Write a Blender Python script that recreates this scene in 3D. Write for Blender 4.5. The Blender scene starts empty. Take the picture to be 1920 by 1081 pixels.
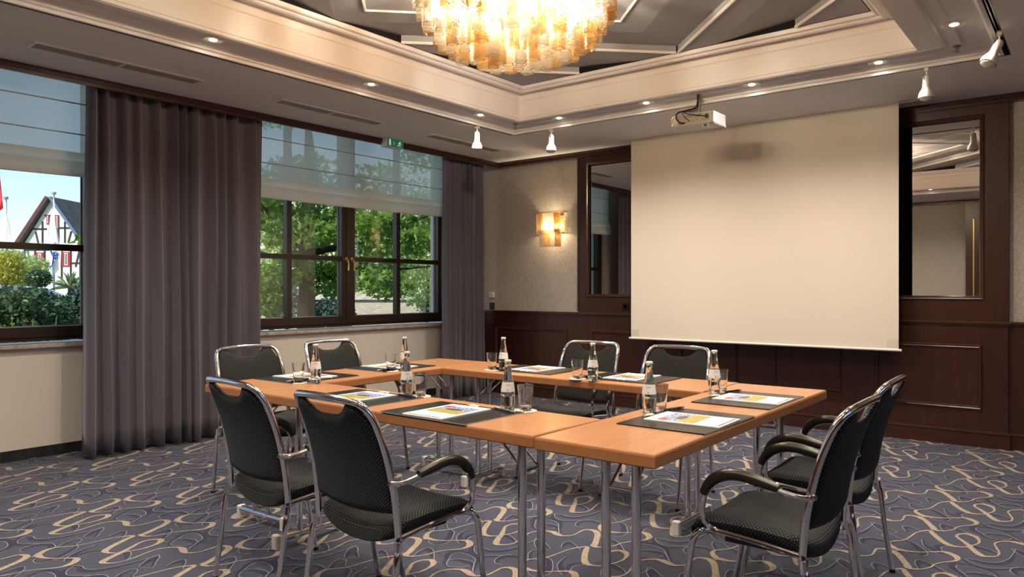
import bpy, math, random
from math import sin, cos, pi, radians
from mathutils import Vector, Matrix
random.seed(7)
scene = bpy.context.scene
COL = scene.collection

# ------------------------------------------------------------------ materials
def mat(name):
    m = bpy.data.materials.new(name); m.use_nodes = True
    nt = m.node_tree
    for n in list(nt.nodes): nt.nodes.remove(n)
    out = nt.nodes.new('ShaderNodeOutputMaterial')
    return m, nt, out
def N(nt, t, **kw):
    n = nt.nodes.new(t)
    for k, v in kw.items():
        if k in n.inputs: n.inputs[k].default_value = v
        else: setattr(n, k, v)
    return n
def c4(c): return (c[0], c[1], c[2], 1.0)
def pbr(name, col, rough=.5, metal=0., spec=.5, bump=0., bscale=60., var=0., vscale=8., stretch=None, coat=0., trans=0., ior=1.45, emit=None, es=0., sheen=0.):
    m, nt, out = mat(name)
    p = N(nt, 'ShaderNodeBsdfPrincipled')
    p.inputs['Base Color'].default_value = c4(col); p.inputs['Roughness'].default_value = rough
    p.inputs['Metallic'].default_value = metal; p.inputs['Specular IOR Level'].default_value = spec
    p.inputs['Coat Weight'].default_value = coat; p.inputs['Coat Roughness'].default_value = .12
    p.inputs['Transmission Weight'].default_value = trans; p.inputs['IOR'].default_value = ior
    p.inputs['Sheen Weight'].default_value = sheen
    if emit: p.inputs['Emission Color'].default_value = c4(emit); p.inputs['Emission Strength'].default_value = es
    nt.links.new(p.outputs[0], out.inputs[0])
    if bump or var:
        tc = N(nt, 'ShaderNodeTexCoord'); mp = N(nt, 'ShaderNodeMapping')
        nt.links.new(tc.outputs['Object'], mp.inputs[0])
        if stretch: mp.inputs['Scale'].default_value = stretch
    if bump:
        nz = N(nt, 'ShaderNodeTexNoise', Scale=bscale, Detail=4.); b = N(nt, 'ShaderNodeBump', Strength=bump, Distance=.01)
        nt.links.new(mp.outputs[0], nz.inputs['Vector']); nt.links.new(nz.outputs[0], b.inputs['Height']); nt.links.new(b.outputs[0], p.inputs['Normal'])
    if var:
        nz = N(nt, 'ShaderNodeTexNoise', Scale=vscale, Detail=5., Roughness=.6); r = N(nt, 'ShaderNodeValToRGB')
        r.color_ramp.elements[0].position = .3; r.color_ramp.elements[1].position = .7
        r.color_ramp.elements[0].color = c4([c*(1-var) for c in col]); r.color_ramp.elements[1].color = c4([min(1, c*(1+var)) for c in col])
        nt.links.new(mp.outputs[0], nz.inputs['Vector']); nt.links.new(nz.outputs[0], r.inputs[0]); nt.links.new(r.outputs[0], p.inputs['Base Color'])
    return m
def emis(name, col, s):
    m, nt, out = mat(name); e = N(nt, 'ShaderNodeEmission', Strength=s); e.inputs[0].default_value = c4(col)
    nt.links.new(e.outputs[0], out.inputs[0]); return m
def thin_glass(name, tint=(1, 1, 1), refl=.06, rough=0.0, extra=None):
    m, nt, out = mat(name)
    t = N(nt, 'ShaderNodeBsdfTransparent'); t.inputs[0].default_value = c4(tint)
    g = N(nt, 'ShaderNodeBsdfGlossy', Roughness=rough); lw = N(nt, 'ShaderNodeLayerWeight', Blend=.5)
    mr = N(nt, 'ShaderNodeMapRange'); mr.inputs['To Min'].default_value = refl; mr.inputs['To Max'].default_value = .9
    pw = N(nt, 'ShaderNodeMath', operation='POWER'); pw.inputs[1].default_value = 3.
    nt.links.new(lw.outputs['Facing'], pw.inputs[0]); nt.links.new(pw.outputs[0], mr.inputs['Value'])
    mx = N(nt, 'ShaderNodeMixShader'); nt.links.new(mr.outputs[0], mx.inputs[0]); nt.links.new(t.outputs[0], mx.inputs[1]); nt.links.new(g.outputs[0], mx.inputs[2])
    nt.links.new(mx.outputs[0], out.inputs[0]); return m

M = {}
M['chrome'] = pbr('chrome', (.80, .80, .82), .09, 1.)
M['black_plastic'] = pbr('black_plastic', (.012, .012, .012), .28)
M['armpad'] = pbr('armpad', (.018, .015, .010), .30)
M['rubber'] = pbr('rubber', (.01, .01, .01), .6)
M['white_plastic'] = pbr('white_plastic', (.74, .73, .70), .35)
M['lamp_white'] = pbr('lamp_white', (.86, .85, .80), .3)
M['cream_plastic'] = pbr('cream_plastic', (.66, .62, .52), .4)
M['grey_plastic'] = pbr('grey_plastic', (.42, .42, .42), .45)
M['dark_metal'] = pbr('dark_metal', (.03, .03, .032), .35, .8)
M['steel'] = pbr('steel', (.35, .33, .31), .3, 1.)
M['brass'] = pbr('brass', (.85, .62, .30), .22, 1.)
M['paper'] = pbr('paper', (.83, .83, .80), .6)
M['ceiling'] = pbr('ceiling_paint', (.84, .82, .84), .75, bump=.04, bscale=150)
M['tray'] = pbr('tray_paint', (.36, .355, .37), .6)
M['mould'] = pbr('moulding_paint', (.88, .84, .82), .45)
M['cove'] = pbr('cove_paint', (.86, .80, .755), .5)
M['black'] = pbr('black_and_gap_shade', (.004, .004, .004), .9)
M['wall_left'] = pbr('wall_paint', (.80, .74, .67), .6)
M['skirt'] = pbr('carpet_skirting', (.022, .022, .027), .95, var=.5, vscale=20)
M['sill'] = pbr('marble_sill', (.50, .43, .36), .25, var=.3, vscale=14)
M['winframe'] = pbr('window_wood', (.030, .017, .012), .35, coat=.2, bump=.03, bscale=30, stretch=(1, 1, .1))
M['screen'] = pbr('screen_fabric', (.77, .70, .60), .9)
M['coaster'] = pbr('coaster', (.78, .75, .68), .8)
M['mirror'] = pbr('mirror', (.66, .66, .66), .01, 1.)
M['pen'] = pbr('pen_barrel', (.02, .02, .03), .2)
M['leather'] = pbr('leather_pad', (.011, .0105, .009), .26, spec=.4, bump=.05, bscale=300)
M['leather_edge'] = pbr('pad_edge', (.30, .30, .31), .35)
M['bulb'] = emis('bulb_glow', (1., .76, .42), 30.)
M['dim_bulb'] = emis('downlight_glow', (1., .85, .62), 6.)
M['lens'] = pbr('reflector', (.85, .83, .78), .12, 1.)
M['green'] = pbr('exit_green', (.01, .10, .05), .4, emit=(.02, .16, .08), es=.35)
M['exit_white'] = pbr('exit_white', (.8, .8, .8), .4, emit=(1, 1, 1), es=.25)
M['projvent'] = pbr('vent_dark', (.09, .085, .08), .6)
M['winglass'] = thin_glass('window_glass', (.97, .98, .98), .045)
M['lenses'] = thin_glass('lamp_glass', (.95, .92, .85), .15)

def wood(name, dark, light, rough, coat, axis, sc=1.):
    m, nt, out = mat(name)
    p = N(nt, 'ShaderNodeBsdfPrincipled', Roughness=rough); p.inputs['Coat Weight'].default_value = coat; p.inputs['Coat Roughness'].default_value = .15
    tc = N(nt, 'ShaderNodeTexCoord'); mp = N(nt, 'ShaderNodeMapping')
    s = [30*sc, 30*sc, 30*sc]; s[axis] = 1.6*sc; mp.inputs['Scale'].default_value = s
    nt.links.new(tc.outputs['Object'], mp.inputs[0])
    n1 = N(nt, 'ShaderNodeTexNoise', Scale=1.0, Detail=6., Roughness=.65, Distortion=.6); nt.links.new(mp.outputs[0], n1.inputs['Vector'])
    r = N(nt, 'ShaderNodeValToRGB'); r.color_ramp.elements[0].position = .3; r.color_ramp.elements[1].position = .72
    r.color_ramp.elements[0].color = c4(dark); r.color_ramp.elements[1].color = c4(light)
    nt.links.new(n1.outputs[0], r.inputs[0]); nt.links.new(r.outputs[0], p.inputs['Base Color'])
    b = N(nt, 'ShaderNodeBump', Strength=.03, Distance=.005); nt.links.new(n1.outputs[0], b.inputs['Height']); nt.links.new(b.outputs[0], p.inputs['Normal'])
    nt.links.new(p.outputs[0], out.inputs[0]); return m
M['table'] = wood('cherry_top', (.40, .175, .066), (.52, .245, .098), .34, .25, 0)
M['table_edge'] = wood('cherry_edge', (.33, .135, .05), (.40, .17, .065), .4, .15, 0)
M['mahogany'] = wood('mahogany', (.030, .0075, .0055), (.056, .0145, .010), .33, .25, 2, .8)
M['mahogany_h'] = wood('mahogany_h', (.034, .0085, .006), (.062, .016, .011), .33, .25, 0, .8)
M['mahogany_trim'] = wood('mahogany_trim', (.055, .02, .013), (.08, .03, .018), .28, .4, 0, .8)

def wallpaper():
    m, nt, out = mat('wallpaper')
    p = N(nt, 'ShaderNodeBsdfPrincipled', Roughness=.55)
    tc = N(nt, 'ShaderNodeTexCoord'); n1 = N(nt, 'ShaderNodeTexNoise', Scale=95., Detail=2.); nt.links.new(tc.outputs['Object'], n1.inputs['Vector'])
    r = N(nt, 'ShaderNodeValToRGB'); r.color_ramp.elements[0].position = .38; r.color_ramp.elements[1].position = .62
    r.color_ramp.elements[0].color = (.40, .35, .30, 1); r.color_ramp.elements[1].color = (.54, .48, .42, 1)
    nt.links.new(n1.outputs[0], r.inputs[0]); nt.links.new(r.outputs[0], p.inputs['Base Color'])
    b = N(nt, 'ShaderNodeBump', Strength=.25, Distance=.003); nt.links.new(n1.outputs[0], b.inputs['Height']); nt.links.new(b.outputs[0], p.inputs['Normal'])
    nt.links.new(p.outputs[0], out.inputs[0]); return m
M['wallpaper'] = wallpaper()

def fabric_dots():
    m, nt, out = mat('dotted_fabric')
    p = N(nt, 'ShaderNodeBsdfPrincipled', Roughness=.85); p.inputs['Sheen Weight'].default_value = .05; p.inputs['Specular IOR Level'].default_value = .25; p.inputs['Sheen Roughness'].default_value = .5
    p.inputs['Sheen Tint'].default_value = (.55, .75, .95, 1)
    tc = N(nt, 'ShaderNodeTexCoord'); mp = N(nt, 'ShaderNodeMapping'); mp.inputs['Rotation'].default_value = (0, 0, radians(45)); mp.inputs['Scale'].default_value = (1/.0092,)*3
    nt.links.new(tc.outputs['UV'], mp.inputs[0])
    sx = N(nt, 'ShaderNodeSeparateXYZ'); nt.links.new(mp.outputs[0], sx.inputs[0])
    d = []
    for k in (0, 1):
        f = N(nt, 'ShaderNodeMath', operation='FRACT'); nt.links.new(sx.outputs[k], f.inputs[0])
        s = N(nt, 'ShaderNodeMath', operation='SUBTRACT'); nt.links.new(f.outputs[0], s.inputs[0]); s.inputs[1].default_value = .5
        q = N(nt, 'ShaderNodeMath', operation='MULTIPLY'); nt.links.new(s.outputs[0], q.inputs[0]); nt.links.new(s.outputs[0], q.inputs[1]); d.append(q)
    a = N(nt, 'ShaderNodeMath', operation='ADD'); nt.links.new(d[0].outputs[0], a.inputs[0]); nt.links.new(d[1].outputs[0], a.inputs[1])
    lt = N(nt, 'ShaderNodeMath', operation='LESS_THAN'); nt.links.new(a.outputs[0], lt.inputs[0]); lt.inputs[1].default_value = .015
    mx = N(nt, 'ShaderNodeMix', data_type='RGBA'); mx.inputs['A'].default_value = (.007, .008, .010, 1); mx.inputs['B'].default_value = (.34, .33, .28, 1)
    nt.links.new(lt.outputs[0], mx.inputs[0]); nt.links.new(mx.outputs['Result'], p.inputs['Base Color'])
    nt.links.new(p.outputs[0], out.inputs[0]); return m
M['fabric'] = fabric_dots()

def curtain_mat():
    m, nt, out = mat('curtain_cloth')
    d = N(nt, 'ShaderNodeBsdfDiffuse', Roughness=.5); d.inputs[0].default_value = (.185, .175, .205, 1)
    g = N(nt, 'ShaderNodeBsdfSheen', Roughness=.4); g.inputs[0].default_value = (.22, .21, .26, 1)
    mx = N(nt, 'ShaderNodeAddShader'); nt.links.new(d.outputs[0], mx.inputs[0]); nt.links.new(g.outputs[0], mx.inputs[1])
    nt.links.new(mx.outputs[0], out.inputs[0]); return m
M['curtain'] = curtain_mat()
def blind_mat(name, tr, col, clear):
    m, nt, out = mat(name)
    d = N(nt, 'ShaderNodeBsdfDiffuse'); d.inputs[0].default_value = c4(col)
    t = N(nt, 'ShaderNodeBsdfTranslucent'); t.inputs[0].default_value = (1., .98, .92, 1)
    c = N(nt, 'ShaderNodeBsdfTransparent')
    tc = N(nt, 'ShaderNodeTexCoord'); mp = N(nt, 'ShaderNodeMapping'); mp.inputs['Scale'].default_value = (1, 18, 160); nt.links.new(tc.outputs['Object'], mp.inputs[0])
    nz = N(nt, 'ShaderNodeTexNoise', Scale=3., Detail=3.); nt.links.new(mp.outputs[0], nz.inputs['Vector'])
    mr = N(nt, 'ShaderNodeMapRange'); mr.inputs['To Min'].default_value = clear*.7; mr.inputs['To Max'].default_value = clear*1.3; nt.links.new(nz.outputs[0], mr.inputs['Value'])
    m1 = N(nt, 'ShaderNodeMixShader', Fac=tr); nt.links.new(d.outputs[0], m1.inputs[1]); nt.links.new(t.outputs[0], m1.inputs[2])
    m2 = N(nt, 'ShaderNodeMixShader'); nt.links.new(mr.outputs[0], m2.inputs[0]); nt.links.new(m1.outputs[0], m2.inputs[1]); nt.links.new(c.outputs[0], m2.inputs[2])
    nt.links.new(m2.outputs[0], out.inputs[0]); return m
M['blind'] = blind_mat('roman_blind', .72, (.80, .80, .75), .16)
M['blind_fold'] = blind_mat('roman_blind_folds', .5, (.95, .90, .80), .0)
def tube_mat(name, col, tr, glow=.20):
    m, nt, out = mat(name)
    t = N(nt, 'ShaderNodeBsdfTransparent'); t.inputs[0].default_value = c4([.6+.4*c for c in col])
    l = N(nt, 'ShaderNodeBsdfTranslucent'); l.inputs[0].default_value = c4([glow*c for c in col])
    d = N(nt, 'ShaderNodeBsdfDiffuse'); d.inputs[0].default_value = c4([glow*c for c in col])
    g = N(nt, 'ShaderNodeBsdfGlossy', Roughness=.08)
    tc = N(nt, 'ShaderNodeTexCoord'); mp = N(nt, 'ShaderNodeMapping'); mp.inputs['Scale'].default_value = (300, 300, 12); nt.links.new(tc.outputs['Object'], mp.inputs[0])
    nz = N(nt, 'ShaderNodeTexNoise', Scale=1., Detail=2.); nt.links.new(mp.outputs[0], nz.inputs['Vector'])
    b = N(nt, 'ShaderNodeBump', Strength=.6, Distance=.004); nt.links.new(nz.outputs[0], b.inputs['Height']); nt.links.new(b.outputs[0], g.inputs['Normal']); nt.links.new(b.outputs[0], l.inputs['Normal'])
    mr = N(nt, 'ShaderNodeMapRange'); mr.inputs['From Min'].default_value = .35; mr.inputs['From Max'].default_value = .65
    mr.inputs['To Min'].default_value = tr-.16; mr.inputs['To Max'].default_value = tr+.16; nt.links.new(nz.outputs[0], mr.inputs['Value'])
    m0 = N(nt, 'ShaderNodeMixShader', Fac=.4); nt.links.new(l.outputs[0], m0.inputs[1]); nt.links.new(d.outputs[0], m0.inputs[2])
    m1 = N(nt, 'ShaderNodeMixShader'); nt.links.new(mr.outputs[0], m1.inputs[0]); nt.links.new(m0.outputs[0], m1.inputs[1]); nt.links.new(t.outputs[0], m1.inputs[2])
    m2 = N(nt, 'ShaderNodeMixShader', Fac=.10); nt.links.new(m1.outputs[0], m2.inputs[1]); nt.links.new(g.outputs[0], m2.inputs[2])
    nt.links.new(m2.outputs[0], out.inputs[0]); return m
M['tube_clear'] = tube_mat('clear_glass_tube', (1., .94, .82), .76)
M['tube_amber'] = tube_mat('amber_glass_tube', (1., .74, .36), .70)
M['lamp_clear'] = tube_mat('clear_lamp_tube', (1., .94, .82), .66, .60); M['lamp_amber'] = tube_mat('amber_lamp_tube', (1., .74, .36), .60, .60)
M['tube_rim'] = pbr('glass_rim_glint', (.95, .90, .80), .2)  # opaque white paints in the bright refraction of the polished tube edges
M['glass'] = pbr('drinking_glass', (1, 1, 1), .0, trans=1., ior=1.45)
M['bottle'] = pbr('bottle_glass', (.90, .97, .93), .0, trans=1., ior=1.36)
M['label'] = pbr('bottle_label', (.72, .72, .70), .5)
M['cap'] = pbr('bottle_cap', (.75, .74, .70), .35, .3)

def carpet(name, col):
    m, nt, out = mat(name)
    p = N(nt, 'ShaderNodeBsdfPrincipled', Roughness=.95); p.inputs['Sheen Weight'].default_value = .15
    tc = N(nt, 'ShaderNodeTexCoord'); mp = N(nt, 'ShaderNodeMapping'); nt.links.new(tc.outputs['Object'], mp.inputs[0])
    w = N(nt, 'ShaderNodeTexNoise', Scale=260., Detail=1.); nt.links.new(mp.outputs[0], w.inputs['Vector'])
    r = N(nt, 'ShaderNodeValToRGB'); r.color_ramp.elements[0].position = .35; r.color_ramp.elements[1].position = .65
    r.color_ramp.elements[0].color = c4([c*.62 for c in col]); r.color_ramp.elements[1].color = c4([c*1.32 for c in col])
    nt.links.new(w.outputs[0], r.inputs[0]); nt.links.new(r.outputs[0], p.inputs['Base Color'])
    b = N(nt, 'ShaderNodeBump', Strength=.5, Distance=.004); nt.links.new(w.outputs[0], b.inputs['Height']); nt.links.new(b.outputs[0], p.inputs['Normal'])
    nt.links.new(p.outputs[0], out.inputs[0]); return m
M['carpet'] = carpet('carpet_ground', (.039, .047, .086))
M['carpet_beige'] = carpet('carpet_beige', (.35, .29, .225))
M['carpet_navy'] = carpet('carpet_navy', (.007, .012, .052))
M['carpet_white'] = carpet('carpet_white', (.30, .29, .31))

# ------------------------------------------------------------------ mesh building
class MB:
    def __init__(s): s.v = []; s.f = []; s.uv = []; s.mi = []
    def add(s, vs, fs, uvs=None, mi=0, mtx=None):
        o = len(s.v)
        for i, p in enumerate(vs):
            p = Vector(p)
            if mtx is not None: p = mtx @ p
            s.v.append(p)
        for fi, f in enumerate(fs):
            s.f.append([o+i for i in f]); s.mi.append(mi)
            s.uv.append(uvs[fi] if uvs else None)
        return s
    def box(s, x0, x1, y0, y1, z0, z1, mi=0, mtx=None):
        vs = [(x0, y0, z0), (x1, y0, z0), (x1, y1, z0), (x0, y1, z0), (x0, y0, z1), (x1, y0, z1), (x1, y1, z1), (x0, y1, z1)]
        return s.add(vs, [(3, 2, 1, 0), (4, 5, 6, 7), (0, 1, 5, 4), (1, 2, 6, 5), (2, 3, 7, 6), (3, 0, 4, 7)], mi=mi, mtx=mtx)
    def rbox(s, x0, x1, y0, y1, z0, z1, r=.004, mi=0, mtx=None):   # box with chamfered vertical and top edges
        def ring(i, z): return [(x0+i+r0, y0+i, z) if False else p for p in [
            (x0+i+r, y0+i, z), (x1-i-r, y0+i, z), (x1-i, y0+i+r, z), (x1-i, y1-i-r, z), (x1-i-r, y1-i, z), (x0+i+r, y1-i, z), (x0+i, y1-i-r, z), (x0+i, y0+i+r, z)] for r0 in (0,)]
        L = [ring(r, z0), ring(0, z0+r), ring(0, z1-r), ring(r*.3, z1-r*.3), ring(r, z1)]
        vs = [p for l in L for p in l]; fs = [tuple(range(7, -1, -1)), tuple(range(32, 40))]
        for k in range(4):
            for i in range(8): fs.append((k*8+i, k*8+(i+1) % 8, k*8+8+(i+1) % 8, k*8+8+i))
        return s.add(vs, fs, mi=mi, mtx=mtx)
    def tube(s, pts, r, n=10, mi=0, caps=True, smooth=0, mtx=None):
        pts = [Vector(p) for p in pts]
        if smooth: pts = catmull(pts, smooth)
        rs = r if isinstance(r, (list, tuple)) else [r]*len(pts)
        if len(rs) != len(pts): rs = [rs[min(len(rs)-1, int(i*len(rs)/len(pts)))] for i in range(len(pts))]
        t0 = (pts[1]-pts[0]).normalized(); u = t0.orthogonal().normalized(); vs = []; fs = []
        for i, p in enumerate(pts):
            t = (pts[min(i+1, len(pts)-1)]-pts[max(i-1, 0)]).normalized()
            u = (u-t*u.dot(t)).normalized(); w = t.cross(u)
            for k in range(n):
                a = 2*pi*k/n; vs.append(p+(u*cos(a)+w*sin(a))*rs[i])
            if i:
                for k in range(n): fs.append(((i-1)*n+k, (i-1)*n+(k+1) % n, i*n+(k+1) % n, i*n+k))
        if caps: fs.append(tuple(range(n-1, -1, -1))); fs.append(tuple((len(pts)-1)*n+k for k in range(n)))
        return s.add(vs, fs, mi=mi, mtx=mtx)
    def lathe(s, prof, c=(0, 0, 0), n=20, mi=0, mtx=None, closed=False):
        vs = []; fs = []
        for r, z in prof:
            for k in range(n): a = 2*pi*k/n; vs.append((c[0]+r*cos(a), c[1]+r*sin(a), c[2]+z))
        m = len(prof)
        for i in range(m-1 if not closed else m):
            j = (i+1) % m
            for k in range(n): fs.append((i*n+k, i*n+(k+1) % n, j*n+(k+1) % n, j*n+k))
        if not closed:
            if prof[0][0] > 1e-6: fs.append(tuple(range(n-1, -1, -1)))
            if prof[-1][0] > 1e-6: fs.append(tuple((m-1)*n+k for k in range(n)))
        return s.add(vs, fs, mi=mi, mtx=mtx)
    def quad(s, a, b, c, d, mi=0): return s.add([a, b, c, d], [(0, 1, 2, 3)], mi=mi)
    def build(s, name, mats, parent=None, smooth=35, loc=(0, 0, 0), rot=(0, 0, 0), link=True):
        me = bpy.data.meshes.new(name); me.from_pydata([tuple(v) for v in s.v], [], s.f)
        if not isinstance(mats, (list, tuple)): mats = [mats]
        for m in mats: me.materials.append(m)
        me.polygons.foreach_set('material_index', s.mi)
        if any(u is not None for u in s.uv):
            l = me.uv_layers.new(name='UVMap'); k = 0
            for f, u in zip(s.f, s.uv):
                for j in range(len(f)):
                    if u: l.data[k].uv = u[j]
                    k += 1
        me.update()
        if smooth:
            me.polygons.foreach_set('use_smooth', [True]*len(me.polygons)); me.set_sharp_from_angle(angle=radians(smooth))
        o = bpy.data.objects.new(name, me); COL.objects.link(o)
        o.location = loc; o.rotation_euler = rot
        if parent: o.parent = parent
        return o
def catmull(P, n):
    out = []
    for i in range(len(P)-1):
        a, b, c, d = P[max(i-1, 0)], P[i], P[i+1], P[min(i+2, len(P)-1)]
        for k in range(n):
            t = k/n; out.append(.5*((2*b)+(c-a)*t+(2*a-5*b+4*c-d)*t*t+(3*b-a-3*c+d)*t**3))
    out.append(P[-1]); return out
def tag(o, label, cat, group=None, kind=None):
    o['label'] = label; o['category'] = cat
    if group: o['group'] = group
    if kind: o['kind'] = kind
    return o
def struct(o, label=None):
    o['kind'] = 'structure'
    if label: o['label'] = label
    return o
def thing(name, label, cat, loc=(0, 0, 0), rz=0, group=None):
    o = bpy.data.objects.new(name, None); COL.objects.link(o); o.empty_display_size = .1
    o.location = loc; o.rotation_euler = (0, 0, rz); return tag(o, label, cat, group)
def dup(root, loc, rz, label, group=None):
    r = root.copy(); COL.objects.link(r); r.location = loc; r.rotation_euler = (0, 0, rz); r['label'] = label
    if group: r['group'] = group
    for ch in list(root.children):
        c = ch.copy(); COL.objects.link(c); c.parent = r
        for g in list(ch.children):
            d = g.copy(); COL.objects.link(d); d.parent = c
    return r

# ------------------------------------------------------------------ camera
H = 1.235; F = 1396.; SA, CA = .6205, .7842
cam = bpy.data.objects.new('camera', bpy.data.cameras.new('camera')); COL.objects.link(cam)
cam.location = (0, 0, H); cam.rotation_euler = (radians(90), 0, math.atan2(SA, CA))
cam.data.sensor_width = 36.; cam.data.lens = F/1920*36.; cam.data.shift_y = (542-540.5)/1920; cam.data.clip_start = .02; cam.data.clip_end = 500
scene.camera = cam

# ------------------------------------------------------------------ floor with its woven pattern
XL, XR, YB, YF = -6.13, 1.25, -.75, 6.90
ZC = 2.73
fl = MB(); fl.add([(XL-.1, YB-.1, 0), (XR+.1, YB-.1, 0), (XR+.1, YF+.1, 0), (XL-.1, YF+.1, 0)], [(0, 1, 2, 3)])
fl.add([(XL-.1, YB-.1, -.1), (XR+.1, YB-.1, -.1), (XR+.1, YF+.1, -.1), (XL-.1, YF+.1, -.1)], [(3, 2, 1, 0)])
BEIGE=[(-0.355,-0.368,1),(-0.389,-0.341,0.9),(-0.418,-0.297,0.6),(-0.416,-0.257,0.3),(-0.372,-0.193,0.25),(-0.356,-0.109,0.25),(-0.343,-0.022,0.25),(-0.301,0.048,0.5),(-0.278,0.007,0.8),(-0.247,-0.052,0.85),(-0.216,-0.103,0.9),(-0.187,-0.135,1),(-0.156,-0.141,0.6),(-0.117,-0.120,0.3),(-0.095,-0.076,0.25),(-0.078,-0.022,0.3),(-0.081,0.032,0.4),(-0.101,0.081,0.8),(-0.133,0.103,0.9),(-0.152,0.098,0.5),(-0.174,0.070,0.35),(-0.174,0.023,0.4),(-0.139,-0.035,0.6),(-0.110,-0.088,0.75),(-0.081,-0.151,0.85),(-0.048,-0.205,1),(-0.022,-0.206,0.5),(0.011,-0.174,0.25),(0.016,-0.113,0.3),(-0.002,-0.043,0.3),(-0.015,0.019,0.25),(0.001,0.069,0.3),(0.036,0.101,0.5),(0.073,0.105,1),(0.114,0.090,1),(0.145,0.091,0.4),(0.175,0.129,0.25),(0.175,0.192,0.3),(0.176,0.234,0.35),(0.204,0.254,0.7),(0.239,0.247,1),(0.273,0.207,0.9),(0.299,0.156,0.85),(0.330,0.093,0.9),(0.340,0.062,1),(0.365,0.058,0.5),(0.397,0.084,0.25),(0.420,0.133,0.25),(0.424,0.172,0.25),(0.448,0.222,0.25),(0.482,0.267,0.3),(0.497,0.302,0.5),(0.488,0.346,0.95),(0.454,0.379,1),(0.426,0.381,0.5),(0.382,0.343,0.25),(0.345,0.311,0.3),(0.301,0.291,0.6),(0.264,0.288,1)]
WHITE=[[(-0.856,0.100),(-0.884,0.154),(-0.895,0.223),(-0.870,0.234),(-0.828,0.209),(-0.765,0.145),(-0.739,0.119),(-0.702,0.122)],[(0.104,0.116),(0.052,0.180),(0.009,0.241),(-0.063,0.264),(-0.115,0.250),(-0.112,0.207),(-0.092,0.176),(-0.058,0.122),(-0.022,0.100),(0.031,0.128),(0.042,0.165)],[(-0.080,0.153),(-0.050,0.195),(0.015,0.209),(0.050,0.186),(0.084,0.135)],[(-0.469,0.285),(-0.513,0.280),(-0.542,0.321),(-0.544,0.367),(-0.513,0.410),(-0.460,0.414),(-0.419,0.400),(-0.461,0.460),(-0.476,0.515),(-0.443,0.528),(-0.395,0.484)],[(-0.395,0.484),(-0.349,0.474),(-0.313,0.447),(-0.252,0.355),(-0.247,0.300),(-0.267,0.268),(-0.309,0.268),(-0.335,0.290)],[(-0.723,0.379),(-0.683,0.333),(-0.627,0.314),(-0.565,0.355),(-0.512,0.409)],[(-0.723,0.379),(-0.684,0.397),(-0.646,0.391),(-0.600,0.418),(-0.566,0.494),(-0.555,0.583),(-0.550,0.680)],[(0.142,-0.132),(0.123,-0.116),(0.079,-0.063),(0.058,-0.009),(0.092,-0.014),(0.140,-0.053),(0.198,-0.099),(0.158,-0.132)],[(0.231,-0.055),(0.203,0.003),(0.212,0.040),(0.254,0.025),(0.321,-0.025)],[(-0.118,-0.066),(-0.070,-0.070),(-0.015,-0.099),(0.020,-0.135)],[(-0.191,0.352),(-0.228,0.375),(-0.280,0.438),(-0.305,0.536)],[(-0.181,-0.144),(-0.211,-0.201),(-0.181,-0.282)]]

T1 = Vector((.622, -.018)); T2 = Vector((0, .664)); ORG = Vector((-3.5, 1.7))
def ribbon(pts, ws, z, mi, off, lo, hi):
    n = len(pts); L = []; R = []
    for i in range(n):
        t = (pts[min(i+1, n-1)]-pts[max(i-1, 0)]).normalized(); nr = Vector((-t.y, t.x))
        L.append(pts[i]+nr*(lo*ws[i])); R.append(pts[i]+nr*(hi*ws[i]))
    for q in off:
        vs = [(p.x+q.x, p.y+q.y, z+.0003*i/n) for i, p in enumerate(L)]+[(p.x+q.x, p.y+q.y, z+.0003*i/n) for i, p in enumerate(R)]
        if max(v[0] for v in vs) > XR or min(v[0] for v in vs) < XL or max(v[1] for v in vs) > YF-.02 or min(v[1] for v in vs) < YB: 
            fs = [(i, i+1, n+i+1, n+i) for i in range(n-1) if all(XL < vs[k][0] < XR and YB < vs[k][1] < YF-.02 for k in (i, i+1, n+i, n+i+1))]
        else: fs = [(i, i+1, n+i+1, n+i) for i in range(n-1)]
        fs = [f[::-1] for f in fs] if lo < hi else fs
        if fs: fl.add(vs, fs, mi=mi)
offs = [ORG+T1*i+T2*j for i in range(-6, 9) for j in range(-5, 10)]
bp = [Vector((a, b, 0)) for a, b, w in BEIGE]+[Vector((BEIGE[0][0]+.622, BEIGE[0][1]+.646, 0))]
bw = [w for a, b, w in BEIGE]+[1.]
bs = catmull(bp, 4); wsm = []
for i in range(len(bw)-1): wsm += [bw[i]+(bw[i+1]-bw[i])*k/4 for k in range(4)]
wsm.append(bw[-1])
ribbon([v.xy for v in bs], wsm, .0018, 1, offs, -.017, .017)
for wi, w in enumerate(WHITE):
    ws_ = [v.xy for v in catmull([Vector((a, b, 0)) for a, b in w], 4)]; n = len(ws_)
    wid = [.25+.75*sin(pi*i/(n-1))*abs(sin(.9+2.6*i/n)) for i in range(n)]
    ribbon(ws_, wid, .0002+wi*.00004, 2, offs, -.034, 0.)
    ribbon(ws_, [1]*n, .0011+wi*.00003, 3, offs, -.0017, .0017)
floor = struct(fl.build('floor', [M['carpet'], M['carpet_beige'], M['carpet_navy'], M['carpet_white']], smooth=0))

# light levels
DL_E = 76.; CH_E = 400.; SC_E = 24.; SKY_S = .19; SUN_E = 4.2; EXPO = .30

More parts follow.
